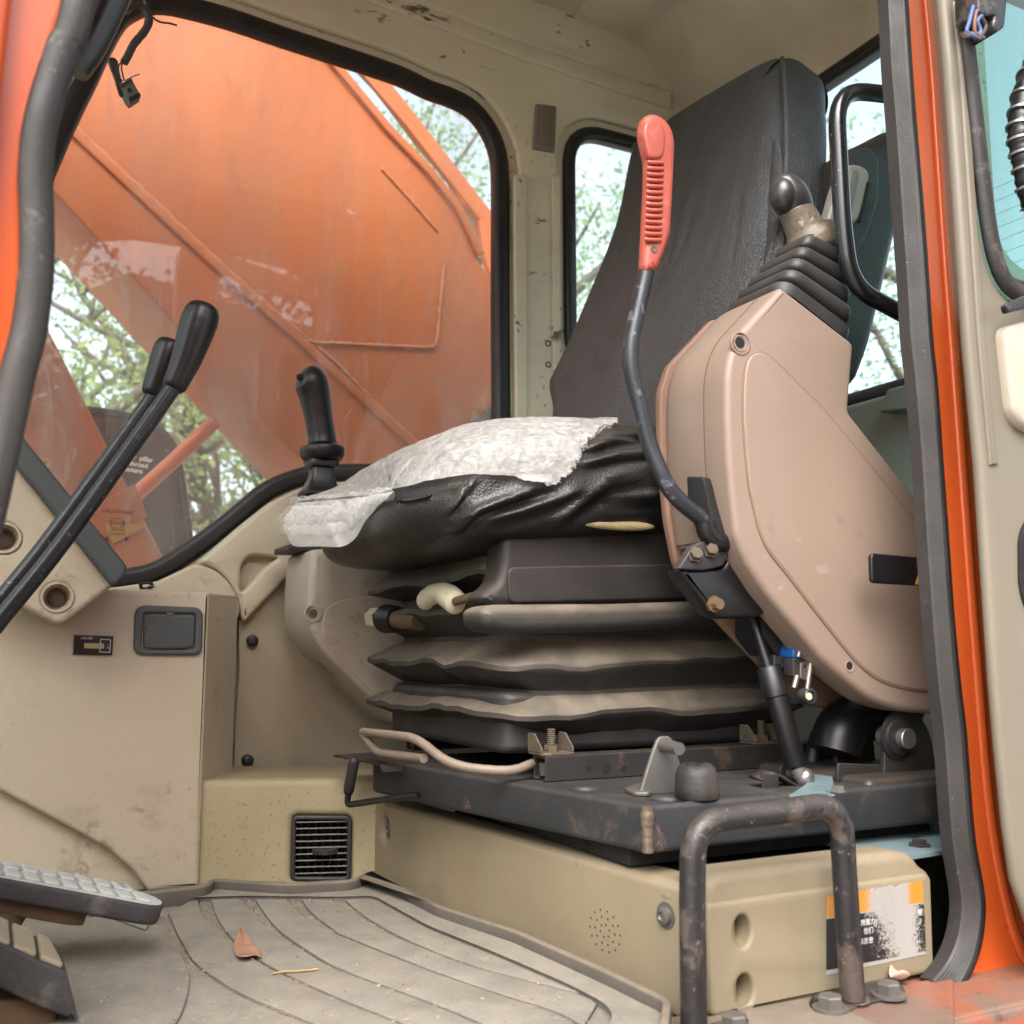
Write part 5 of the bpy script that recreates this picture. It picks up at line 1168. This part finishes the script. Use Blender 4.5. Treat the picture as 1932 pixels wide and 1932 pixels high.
MB().prism([PZ(.1745, *p) for p in ((1490, 1500), (1520, 1480), (1532, 1459), (1570, 1462), (1575, 1498), (1540, 1500))], (0, 0, -.002)).build('blue_shim', MT['blueplate'], sbk)
# hinge of the left console
hg = thing('console_hinge', 'heavy black greasy hinge bracket with a bright pin head under the console', 'hinge', tuple(PY(.14, 1680, 1430)))
fh_ = FY(.118)
plate('cheek', fh_, [ppr(fh_, [(1668, 1492), (1670, 1378), (1680, 1352), (1708, 1338), (1738, 1350), (1756, 1385), (1775, 1492)], [.002, .01, .012, .014, .014, .012, .002], 5)], .008, MT['blackmetal'], hg, bevel=.0016)
fh2 = FY(.215)
plate('cheek', fh2, [ppr(fh2, [(1578, 1485), (1578, 1390), (1592, 1366), (1630, 1362), (1650, 1400), (1655, 1485)], .008, 5)], .008, MT['blackmetal'], hg, bevel=.0016)
fh3 = FY(.125); plate('cross_web', fh3, [pp(fh3, [(1582, 1440), (1670, 1443), (1670, 1480), (1580, 1474)])], .004, MT['blackmetal'], hg, bevel=.001)
MB().lathe(PY(.118, 1690, 1391), (0, -1, 0), [(0, .024), (.003, .024), (.004, .020), (.007, .019), (.008, .0135)], 28).build('washer', MT['blackmetal'], hg, ang=30)
MB().lathe(PY(.110, 1704, 1393), (0, -1, 0), [(-.03, .0115), (.008, .0115), (.009, .0105), (.009, 0)], 24).build('pin', MT['steel'], hg, ang=30)
MB().tube(cat([PY(.19, *p) for p in ((1575, 1420), (1590, 1372), (1640, 1350), (1690, 1345), (1700, 1290), (1690, 1200))], 6), .030, n=18).build('arm', MT['black'], hg, ang=80)
MB().tube(cat([PY(.25, *p) for p in ((1640, 1290), (1590, 1330), (1545, 1390), (1528, 1470))], 6), .011, n=12).build('cable', MT['blackseal'], hg, ang=80)

# ------------------------------------------------------------------ left console, pinkish beige
lc = thing('left_console', 'pinkish beige left arm console with a teardrop moulding on its side', 'arm console', (.8, .16, .45))
fl_ = FY(.10)
no = [(1475, 540), (1388, 636), (1371, 694), (1371, 780), (1374, 860), (1381, 940), (1389, 1008), (1396, 1029), (1411, 1064), (1445, 1117), (1495, 1177), (1548, 1241), (1600, 1287), (1648, 1324), (1705, 1343), (1765, 1348), (1830, 1340), (1830, 1060), (1735, 944), (1603, 777), (1613, 652), (1606, 642)]
rs = [.004, .02, .03, 0, 0, 0, .008, .008, 0, 0, 0, 0, .03, .03, .02, .02, 0, .02, .03, .006, .006, .004]
ho = ell(*fl_.px(1603, 1257), .0046, .006, 16)
h2_ = ell(*fl_.px(1397, 648), .0062, .0072, 16)
no2 = ppr(fl_, no, rs, 5)
sh = plate('side_shell', fl_, [no2], .045, MT['pink'], lc, bevel=.0075, res=5)
# front and top skin from the near shell to the far one
skin = cat([V(fl_.px(*p)) for p in ((1604, 643), (1540, 590), (1475, 541), (1388, 636), (1371, 694), (1371, 780), (1374, 860), (1381, 940), (1388, 990), (1392, 1012))], 3)
skin = [fil([V(fl_.px(*p)) for p in ((1606, 642), (1475, 540), (1388, 636), (1371, 694), (1371, 780), (1374, 860), (1381, 940), (1392, 1012))], [0, .004, .02, .03, .01, .01, .01, 0], 6, False)][0]
cen = V((.80, .5))
rows = []
for y, ins in ((.14, .0), (.19, .0), (.205, .002), (.214, .007), (.219, .016)):
    rows.append([V((p.x+(cen.x-p.x)*ins*4, y, p.y+(cen.y-p.y)*ins*1.5)) for p in skin])
m = MB().rows(rows); m.rows([[V((p.x+.004, p.y, p.z-.004)) for p in r_] for r_ in rows]); m.build('front_shell', MT['pink'], lc, ang=45)
ff = FY(.214)
plate('far_shell', ff, [ppr(ff, [(1475-128, 600), (1262, 690), (1246, 740), (1247, 860), (1260, 985), (1275, 1060), (1302, 1112), (1370, 1185), (1445, 1262), (1530, 1330), (1640, 1352), (1700, 1350), (1700, 1060), (1600, 930), (1480, 780), (1490, 690)], .006, 4)], .012, MT['pinkin'], lc, bevel=.003)
fi = FY(.0972)
tear = [(1431, 664), (1414, 676), (1406, 711), (1404, 777), (1407, 830), (1411, 877), (1416, 920), (1425, 961), (1434, 997), (1448, 1031), (1466, 1057), (1488, 1084), (1555, 1171), (1608, 1237), (1640, 1268), (1671, 1287), (1715, 1300), (1765, 1304), (1830, 1300), (1830, 1110), (1738, 997), (1671, 911), (1605, 831), (1555, 771), (1505, 721), (1470, 685), (1450, 668)]
plate('teardrop_panel', fi, [ppc(fi, tear, 4)], .012, MT['pink'], lc, bevel=.003, res=4)
MB().tube([fi.p3(p.x, p.y, .0026) for p in ppc(fi, tear, 4)], .0016, n=6, closed=True).build('groove', MT['pinkin'], lc, ang=80)
for (u, v), rr in (((1603, 1257), .0052), ((1397, 648), .0078)):
    c = fl_.at(u, v); MB().lathe(c, (0, -1, 0), [(-.002, rr+.0016), (.0006, rr+.0014), (.0008, rr+.0004), (.0003, rr), (.0003, 0)], 18).build('screw_hole', MT['pink'], sh)
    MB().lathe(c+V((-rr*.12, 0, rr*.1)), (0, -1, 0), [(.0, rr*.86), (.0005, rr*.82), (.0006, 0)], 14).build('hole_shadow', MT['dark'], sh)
c = fl_.at(1397, 648); MB().lathe(c, (0, -1, 0), [(-.002, .0135), (.0008, .013), (.0012, .0115), (-.002, .0105)], 24, cap=False).build('boss_ring', MT['pink'], sh)
# dark plate standing in for the shaded safety lever slot in the front corner
fx_ = Frame(V((.7005, .10, 0)), V((-.035, .12, 0)).normalized(), (0, 0, 1), V((.12, .035, 0)).normalized())
pA = PX(.676, 1335, 900)
sl_ = Frame(pA, V((-.15, 1, 0)).normalized(), (0, 0, 1), V((1, .15, 0)).normalized())
plate('lever_slot_shade', sl_.shift(-.002), [ppr(sl_, [(1297, 899), (1328, 900), (1333, 915), (1342, 960), (1352, 1003), (1352, 1012), (1318, 1010), (1300, 960)], .003, 3)], .02, MT['dark'], lc, bevel=.002)
# black lever bracket under the console
bx = thing('lever_bracket', 'black steel channel bracket under the console carrying the red lever', 'bracket', tuple(PY(.15, 1360, 1090)))
fb2 = FY(.128)
plate('channel', fb2, [ppr(fb2, [(1283, 1075), (1366, 1072), (1389, 1024), (1440, 1096), (1462, 1132), (1455, 1150), (1432, 1166), (1362, 1167), (1345, 1158)], .006, 4)], .030, MT['black'], bx, bevel=.005)
fb3 = FY(.124)
plate('flange', fb3, [ppr(fb3, [(1279, 1074), (1308, 1030), (1330, 1020), (1350, 1028), (1372, 1034), (1388, 1026), (1364, 1068), (1330, 1076)], .004, 3)], .012, MT['blackdust'], bx, bevel=.0015)
for u, v in ((1311, 1048), (1340, 1040)):
    MB().lathe(PY(.124, u, v), V((-.3, -1, .35)), [(0, .0085), (.002, .0085), (.002, .0068), (.008, .0064), (.008, 0)], 6).build('bolt', MT['rust'], bx)
MB().lathe(PY(.13, 1345, 1140), (0, -1, 0), [(0, .009), (.004, .009), (.004, .006), (.012, .006), (.012, 0)], 8).build('bolt', MT['browniron'], bx)
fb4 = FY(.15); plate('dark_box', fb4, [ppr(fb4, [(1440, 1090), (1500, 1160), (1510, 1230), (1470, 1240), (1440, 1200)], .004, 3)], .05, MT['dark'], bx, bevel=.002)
# limit switch with roller arm
sw = thing('limit_switch', 'small blue limit switch with bright roller arm below the console edge', 'switch', tuple(PY(.13, 1510, 1250)))
fs_ = FY(.135)
plate('body', fs_.shift(-.006), [ppr(fs_, [(1488, 1234), (1496, 1212), (1508, 1196), (1540, 1200), (1550, 1244), (1492, 1244)], .003, 3)], .025, MT['blue'], sw, bevel=.002)
plate('clamp', FY(.128), [ppr(FY(.128), [(1497, 1242), (1528, 1243), (1529, 1280), (1497, 1277)], .002, 3)], .016, MT['blackdust'], sw, bevel=.0012)
for (a, b) in (((1515, 1205), (1506, 1240)), ((1504, 1275), (1498, 1298)), ((1530, 1250), (1522, 1305))):
    MB().tube([PY(.127, *a), PY(.127, *b)], .0032, n=10).build('arm_rod', MT['steel'], sw, ang=60)
fs3 = FY(.1265); plate('arm_plate', fs3, [ppr(fs3, [(1511, 1250), (1530, 1246), (1527, 1285), (1510, 1280)], .002, 3), ell(*fs3.px(1520, 1258), .0022, .0026, 10)], .002, MT['steel'], sw, bevel=.0005)
MB().lathe(PY(.125, 1525, 1314), (0, -1, 0), [(-.008, .0088), (.004, .0088), (.005, .0078), (.005, .0055), (.003, .005), (.003, .004), (.006, .004), (.006, 0)], 22).build('roller', MT['blackdust'], sw)
MB().lathe(PY(.118, 1526, 1314), (0, -1, 0), [(0, .0042), (.001, .0038), (.001, 0)], 14).build('roller_pin', MT['white'], sw)
MB().box(PY(.16, 1470, 1252), (.04, .03, .012), Matrix.Rotation(.2, 3, 'Y')).build('side_bracket', MT['blackdust'], sw, bevel=.001)

# ------------------------------------------------------------------ left joystick with square ribbed boot
js = thing('left_joystick', 'stubby black joystick with worn taped stem rising from a ribbed boot', 'joystick', (.82, .16, .69))
b0 = (PY(.105, 1480, 548)+PY(.105, 1604, 640))/2+V((0, .054, .0)); bt0 = PY(.16, 1533, 468)
bax = (bt0-b0); U1 = (PY(.10, 1604, 641)-PY(.10, 1477, 541)).normalized()
rows = []
def sqr(c, a, b, r, u1, u2, n=4):
    q = fil([V((-a, -b)), V((a, -b)), V((a, b)), V((-a, b))], r, n); return [c+u1*p.x+u2*p.y for p in q]
Y1 = V((0, 1, 0)); st = 5; prof_ = []
for k in range(st):
    s0 = k/st; s1 = (k+1)/st; sz0 = .058*(1-s0)+.029*s0; sz1 = .058*(1-s1)+.029*s1
    prof_ += [(s0+.00, sz0*.97), (s0+.03, sz0*1.0), (s0+.10, sz0), (s0+.13, sz0*.97), (s0+.155, sz1*.86), (s0+.18, sz1*.86)]
prof_.append((1.0, .026))
for s, a in prof_:
    u1 = (U1*(1-s*.55)+V((1, 0, 0))*(s*.55)).normalized()
    rows.append(sqr(b0+bax*s, a, min(a, .054)*.98, a*.35, u1, Y1))
MB().rows(rows, cu=True, cap=True).build('boot', MT['blackdust'], js, ang=50)
stem = cat([PY(.16, *p) for p in ((1537, 475), (1528, 450), (1520, 436), (1510, 415), (1499, 392))], 5)
MB().tube(stem, [.030, .032, .033, .033, .033, .033, .0325, .0315, .030, .028, .0255, .0235, .0232, .0228, .0224, .022, .0216, .0213, .021, .0208, .0206][:len(stem)], n=20).build('worn_stem', MT['wornbare'], js, ang=180)
kp = cat([PY(.16, *p) for p in ((1514, 416), (1503, 394), (1490, 371), (1482, 350), (1482, 334))], 5)
MB().tube(kp, [.0185, .0186, .0189, .0194, .0202, .0211, .0220, .0227, .0231, .0232, .0230, .0226, .0220, .0213, .0205, .0196, .0186, .0172, .0150, .0115, .003][:len(kp)], n=22).build('grip', MT['grip'], js, ang=180)
MB().sphere(PY(.156, 1477, 368), .0168, 20, 12, (1.0, 1.0, 1.3)).build('thumb_lobe', MT['grip'], js, ang=180)
MB().lathe(PY(.150, 1481, 337), (-.3, -.6, 1), [(0, .003), (.0012, .0025), (.0012, 0)], 10).build('button_hole', MT['dark'], js)
# ------------------------------------------------------------------ red safety lever
rl = thing('safety_lever', 'tall bent safety lever with a faded red ribbed handle before the backrest', 'lever', tuple(PY(.14, 1345, 1000)))
lp = fil([PY(.135, 1352, 1030), PY(.13, 1332, 985), PY(.135, 1262, 930), PY(.145, 1224, 838), PY(.15, 1185, 672), PY(.152, 1224, 490)], [0, .015, .028, .02, .026, 0], 7, False)
MB().tube(lp, .0090, n=14).build('shaft', MT['lever'], rl, ang=80)
MB().tube(cat([PY(.125, *p) for p in ((1330, 985), (1336, 1006), (1352, 1020), (1380, 1022))], 5), .011, n=12).build('pivot', MT['black'], rl, ang=80)
gr_ = Frame(PY(.15, 1240, 350), (1, 0, 0), (0, 0, 1), (0, 1, 0))
gfr = FY(.140)
go = [(1217, 500), (1220, 440), (1225, 340), (1225, 300), (1218, 272), (1213, 243), (1216, 222), (1227, 211), (1242, 211), (1262, 224), (1274, 245), (1278, 268), (1274, 360), (1270, 440), (1258, 475), (1244, 508), (1222, 512)]
gp_ = plate('handle', gfr, [ppr(gfr, go, [.003, 0, .01, .006, .008, .008, .008, .008, .008, .008, .008, .006, .01, .008, .006, .004, .003], 5)], .019, MT['red'], rl, bevel=.0085, res=5)
g2 = FY(.1375)
plate('thumb_pad', g2, [ppr(g2, [(1215, 248), (1218, 229), (1230, 221), (1248, 227), (1258, 250), (1256, 285), (1249, 300), (1227, 300), (1220, 272)], .006, 4)], .012, MT['red'], gp_, bevel=.004, res=4)
for k in range(14):
    v = 306+k*11.2; x0 = 1222-.35*k; 
    MB().tube([PY(.1405, x0, v), PY(.1385, x0+6, v+1), PY(.1385, x0+22, v+2), PY(.1405, x0+28, v+2)], .0026, n=8).build('rib', MT['red'], gp_, ang=80)
MB().lathe(PY(.140, 1234, 470), (0, -1, 0), [(0, .0042), (.0008, .0042), (.0010, .003), (.0004, .002), (.0004, 0)], 14).build('screw', MT['rust'], gp_)

# ------------------------------------------------------------------ far console and its joystick
rc = thing('right_console', 'greyish beige far arm console beside the seat cushion, scuffed front', 'arm console', (.5, .83, .35))
fr_ = FY(.76)
ro_ = [(589, 1036), (584, 1090), (581, 1150), (589, 1196), (612, 1232), (690, 1308), (760, 1372), (900, 1380), (900, 1020)]
plate('shell', fr_, [ppr(fr_, ro_, [.008, .01, .02, .02, .02, .01, .02, 0, 0], 5)], .15, MT['greypod'], rc, bevel=.012, res=5)
fr2 = FY(.7572)
plate('teardrop_panel', fr2, [ppr(fr2, [(606, 1190), (612, 1150), (640, 1132), (760, 1118), (900, 1110), (900, 1380), (770, 1372), (700, 1305), (625, 1226)], .02, 6)], .01, MT['greypod'], rc, bevel=.0025, res=3)
c = fr_.at(590, 1157); MB().lathe(c, V((-.25, -1, 0)), [(-.01, .012), (.0015, .0125), (.0015, .0105), (-.006, .0095), (-.006, 0)], 20, cap=False).build('screw_well', MT['greypod'], rc)
MB().lathe(c+V((0, -.002, 0)), V((-.25, -1, 0)), [(0, .006), (.002, .005), (.002, 0)], 10).build('screw', MT['rust'], rc)
rj = thing('right_joystick', 'slim black curved joystick grip on the far console before the boom', 'joystick', tuple(PY(.83, 605, 940)))
jp = cat([PY(.83, *p) for p in ((609, 848), (607, 825), (603, 800), (598, 770), (592, 740), (584, 718), (568, 703))], 5)
jr = [.0215, .021, .0205, .020, .0195, .0192, .019, .019, .019, .019, .019, .019, .0192, .0194, .0196, .020, .0202, .0205, .021, .0215, .022, .0225, .023, .0232, .0232, .0228, .022, .0205, .018, .014, .008]
MB().tube(jp, [1.16*x for x in jr[:len(jp)]], n=20, up=(0, -1, 0), sx=.95).build('grip', MT['black'], rj, ang=180)
MB().sphere(PY(.80, 566, 712), .006, 10, 6, (1, .5, 1)).build('button', MT['dark'], rj, ang=180)
c0 = PY(.83, 608, 850); ja = (PY(.83, 604, 800)-PY(.83, 606, 870)).normalized()
MB().lathe(c0, ja, [(-.018, .020), (-.016, .030), (-.010, .034), (-.002, .036), (.004, .035), (.008, .026), (.012, .022)], 28).build('hand_rest', MT['black'], rj, ang=50)
MB().rows([sqr(PY(.83, u, v), a, a*.9, a*.3, V((1, 0, 0)), Y1) for u, v, a in ((607, 862, .020), (607, 872, .024), (607, 882, .023), (607, 884, .017), (606, 900, .018), (604, 925, .026), (604, 930, .030), (604, 936, .030), (604, 938, .026), (604, 944, .028), (604, 950, .034), (603, 958, .034))], cu=True, cap=True).build('boot', MT['black'], rj, ang=40)
MB().prism([V((.402, .80, .463)), V((.47, .80, .463)), V((.47, .89, .463)), V((.402, .89, .463))], (0, 0, .010)).build('base_pad', MT['blackdust'], rj, bevel=.003)

# ------------------------------------------------------------------ travel levers
def tlever(y, pts, kn, label, rs_, kr):
    t = thing('travel_lever', label, 'lever', tuple(PY(y, *pts[-1])), 'black travel levers at the front of the cab')
    q = cat([PY(y, *p) for p in pts], 5); MB().tube(q, rs_, n=14).build('shaft', MT['rod'], t, ang=80)
    q = cat([PY(y, *p) for p in kn], 6); n = len(q)
    rr = [kr[min(len(kr)-1, int(i*(len(kr)-1)/(n-1)))]*(1-((i*(len(kr)-1)/(n-1)) % 1))+kr[min(len(kr)-1, int(i*(len(kr)-1)/(n-1))+1)]*((i*(len(kr)-1)/(n-1)) % 1) for i in range(n)]
    MB().tube(q, rr, n=20).build('grip', MT['black'], t, ang=180)
tlever(.45, [(345, 700), (322, 738), (200, 910), (100, 1047), (0, 1170), (-140, 1345)], [(326, 735), (332, 722), (350, 682), (368, 630), (378, 600), (384, 582), (387, 573)], 'near black travel lever slanting across the lower left window, large grip in full view', .0092, [.010, .0135, .0150, .0178, .0205, .0212, .0200, .0165, .008])
tlever(.52, [(305, 725), (287, 752), (177, 905), (74, 1044), (-26, 1166), (-166, 1345)], [(285, 748), (291, 735), (304, 704), (316, 670), (322, 650), (325, 642)], 'rear black travel lever mostly hidden behind the nearer one', .0098, [.010, .0135, .0150, .0170, .0185, .0190, .0178, .0145, .007])

# ------------------------------------------------------------------ pedals
pd = thing('travel_pedal', 'long dust-caked ribbed pedal sticking in from the left edge', 'pedal', tuple(PY(.41, 150, 1690)), 'rubber covered pedals')
e0, e1 = PY(.37, -120, 1633), PY(.37, 318, 1714); ed = (e1-e0).normalized(); ey = V((0, 1, 0)); en = ey.cross(ed); en = en if en.z > 0 else -en
Lp = (e1-e0).length
fpd = Frame(e0, ed, ey, en)
o_ = [V((0, 0)), V((Lp-.018, 0)), V((Lp-.004, .010)), V((Lp, .028)), V((Lp-.006, .050)), V((Lp-.03, .072)), V((0, .078))]
plate('rubber_cover', fpd.shift(-.020), [fil(o_, .008, 4)], .020, MT['pedalrub'], pd, bevel=.004, res=3)
plate('dust_film', fpd.shift(-.0006), [offset(fil(o_, .008, 4), -.002)], .0012, MT['pedaldust'], pd, bevel=.0004)
pit = .0178; k = 0
while Lp-.024-pit*k > 0:
    x1 = Lp-.016-pit*k; 
    for (ya, yb) in ((.004, .037), (.043, .073)):
        if k == 0 and ya > .02: x1 -= .012
        b4 = [V((x1-pit+.0025, ya)), V((x1-.001, ya)), V((x1-.004, yb)), V((x1-pit-.0005, yb))]
        plate('tread_block', fpd.shift(-.0004), [fil(b4, .004, 3)], .0042, MT['pedaldust'], pd, bevel=.0018)
    k += 1
plate('carrier', fpd.shift(-.034), [fil([V((0, .012)), V((Lp-.09, .012)), V((Lp-.07, .02)), V((Lp-.07, .06)), V((0, .066))], .006, 3)], .014, MT['browniron'], pd, bevel=.002)
MB().tube(cat([PY(.40, *p) for p in ((40, 1695), (20, 1712), (-10, 1760), (-40, 1800))], 5), .018, n=12).build('arm', MT['browniron'], pd, ang=80)
pb = thing('foot_pedal', 'near wedge shaped pedal with tan tread and thick dark rubber side', 'pedal', tuple(PY(.24, 60, 1850)), 'rubber covered pedals')
fpb = FY(.222)
side = [(-160, 1715), (0, 1779), (28, 1790), (85, 1818), (125, 1833), (134, 1868), (149, 1926), (118, 1918), (80, 1904), (0, 1866), (-160, 1800)]
plate('rubber_side', fpb, [ppr(fpb, side, .003, 3)], .085, MT['pedalrub'], pb, bevel=.003)
t0_, t1_ = PY(.222, -160, 1714), PY(.222, 125, 1832); td = (t1_-t0_).normalized(); tn = ey.cross(td); tn = tn if tn.z > 0 else -tn
ft_ = Frame(t0_, td, ey, tn); Lt = (t1_-t0_).length
xs_ = [0, Lt*.25, Lt*.45, Lt*.62, Lt*.80, Lt*.985]
for a, b in zip(xs_, xs_[1:]):
    last = b > Lt*.9
    q = [V((a+.002, .003)), V((b-.002, .003)), V((b-.002-(.008 if last else 0), .080)), V((a+.002, .080))]
    plate('tread_bar', ft_.shift(-.001), [fil(q, .003, 3)], .0045, MT['pedaltan'], pb, bevel=.0016)
MB().box(PY(.26, 40, 1960), (.05, .05, .08)).build('arm', MT['browniron'], pb, bevel=.004)

# ------------------------------------------------------------------ grab handle on the door sill
gh = thing('sill_grab_handle', 'worn black tubular grab handle bolted upright on the orange door sill', 'grab handle', tuple(PY(-.025, 1450, 1900)))
hp_ = fil([PY(-.025, 1310, 2010), PY(-.025, 1306, 1700), PY(-.025, 1308, 1551), PY(-.025, 1450, 1535), PY(-.025, 1586, 1514), PY(-.025, 1594, 1660), PY(-.025, 1609, 1884)], [0, 0, .05, 0, .045, 0, 0], 9, False)
MB().tube(hp_, .0110, n=20).build('tube', MT['handle'], gh, ang=80)
fz4 = FZ(.0)
ft1 = plate('foot_plate', fz4, [ppc(fz4, [(1524, 1902), (1540, 1886), (1580, 1874), (1620, 1868), (1660, 1860), (1692, 1862), (1708, 1878), (1700, 1890), (1660, 1897), (1625, 1903), (1600, 1916), (1560, 1924), (1534, 1918)], 4)], .005, MT['handle'], gh, bevel=.0012)
def bolt(u, v, par):
    c = PZ(.005, u, v); return MB().lathe(c, (0, 0, 1), [(0, .0155), (.0022, .0155), (.0024, .0118), (.0024, .0108)], 24).build('washer', MT['greysteel'], par), MB().lathe(c+V((0, 0, .0024)), (0, 0, 1), [(0, .0110), (.0085, .0110), (.0098, .0096), (.0098, 0)], 6).build('bolt', MT['greysteel'], par, ang=30)
bolt(1567, 1905, gh); bolt(1677, 1879, gh)
MB().lathe(PZ(.005, 1609, 1886), (0, 0, 1), [(0, .0155), (.002, .014), (.004, .0118)], 20).build('weld_ring', MT['rust'], gh)
plate('foot_plate', fz4, [ppc(fz4, [(1290, 1962), (1320, 1948), (1390, 1930), (1416, 1936), (1400, 1952), (1340, 1975)], 4)], .005, MT['handle'], gh, bevel=.0012)
bolt(1386, 1942, gh)

# ------------------------------------------------------------------ wire harness hanging at the top of the side window
wh_ = thing('wire_harness', 'torn black wire harness with square plug dangling before the side window', 'wiring', tuple(PY(.62, 260, 60)))
hy = .62
MB().tube(cat([PY(hy, *p) for p in ((276, -40), (275, -5), (278, 14), (279, 34), (277, 48))], 5), .0042, n=10).build('upper_cable', MT['blackseal'], wh_, ang=80)
MB().tube(cat([PY(hy-.01, *p) for p in ((245, 23), (240, 15), (250, 10), (266, 12), (276, 22), (281, 36), (280, 46), (272, 60), (262, 72), (252, 84), (246, 96), (240, 108), (234, 118))], 5), [.0052+.0008*mnoise.noise(V((i*.6, 0, 0)))*(1 if i > 26 else 0) for i in range(61)], n=10).build('taped_cable', MT['blackdust'], wh_, ang=80)
m = MB(); q = cat([PY(hy-.01, *p) for p in ((211, 110), (216, 130), (222, 150), (229, 183))], 5); m.tube(q, [.004, .0058, .0066, .0062, .006, .006, .0055, .005, .005, .0048, .0045, .0042, .004, .0035, .003, .002], n=8, sx=.6, up=(0, -1, 0)); m.build('split_sleeve', MT['blackseal'], wh_, ang=40)
for pts in (((232, 116), (229, 128), (232, 142), (234, 152)), ((228, 118), (222, 130), (226, 146), (231, 154))):
    MB().tube(cat([PY(hy-.012, *p) for p in pts], 4), .0011, n=6).build('strand', MT['blackseal'], wh_, ang=80)
MB().tube(cat([PY(hy-.012, *p) for p in ((236, 152), (248, 146), (256, 142), (263, 140))], 4), .0009, n=6).build('bare_strand', MT['armgrip'], wh_, ang=80)
MB().tube(cat([PY(hy, *p) for p in ((284, 28), (292, 36), (304, 42), (320, 44), (334, 48))], 4), .0013, n=6).build('loose_wire', MT['blackseal'], wh_, ang=80)
fcn_ = FY(hy-.016); cn = plate('plug', fcn_, [ppr(fcn_, [(226, 158), (248, 147), (256, 162), (266, 181), (246, 194), (238, 184)], .001, 2)], .018, MT['conn'], wh_, bevel=.0012)
f5 = FY(hy-.0168); plate('plug_latch', f5, [pp(f5, [(240, 168), (246, 165), (250, 172), (244, 175)])], .001, MT['dark'], cn, bevel=0)
plate('plug_mouth', f5, [pp(f5, [(243, 184), (263, 174), (266, 181), (246, 194)])], .001, MT['dark'], cn, bevel=0)
plate('plug_collar', f5, [pp(f5, [(227, 159), (247, 148), (250, 154), (230, 166)])], .004, MT['blackseal'], cn, bevel=.0004)

# ------------------------------------------------------------------ leaves and straw
def leaf(name, pts, z, lift, label, mt):
    q = [PZ(z, *p) for p in pts]; c = sum(q, V())/len(q); n = len(q); ring = cat(q, 3, True); rows = []
    for s in (1, .8, .6, .4, .2, .0):
        rows.append([c+(p-c)*s+V((0, 0, lift*(s**2)*(.7+.5*sin(i*.5)))) for i, p in enumerate(ring)])
    o = MB().rows(rows, cu=True).build(name, mt, None, ang=180, loc=tuple(c), label=label, cat_='leaf'); md = o.modifiers.new('t', 'SOLIDIFY'); md.thickness = .0006; return o
leaf('fallen_leaf', [(454, 1754), (462, 1767), (474, 1779), (494, 1806), (483, 1807), (468, 1814), (452, 1813), (443, 1800), (442, 1784), (448, 1770)], .007, .004, 'dry pinkish brown leaf lying on the ribbed floor mat', MT['leafdry'])
leaf('dry_leaf', [(1678, 1852), (1684, 1842), (1696, 1838), (1710, 1840), (1718, 1851), (1708, 1856), (1692, 1857)], .006, .010, 'small curled pale leaf beside the bolt on the orange sill', M('pale_leaf', (206, 178, 160), .7, .1, 40))
s_ = MB().tube(cat([PZ(.0072, *p) for p in ((513, 1838), (535, 1834), (560, 1833), (600, 1829))], 4), .0016, n=6, sx=.5).build('straw', MT['straw'], None, ang=60, loc=tuple(PZ(.007, 555, 1834)), label='short piece of yellow straw lying across the mat grooves', cat_='straw')
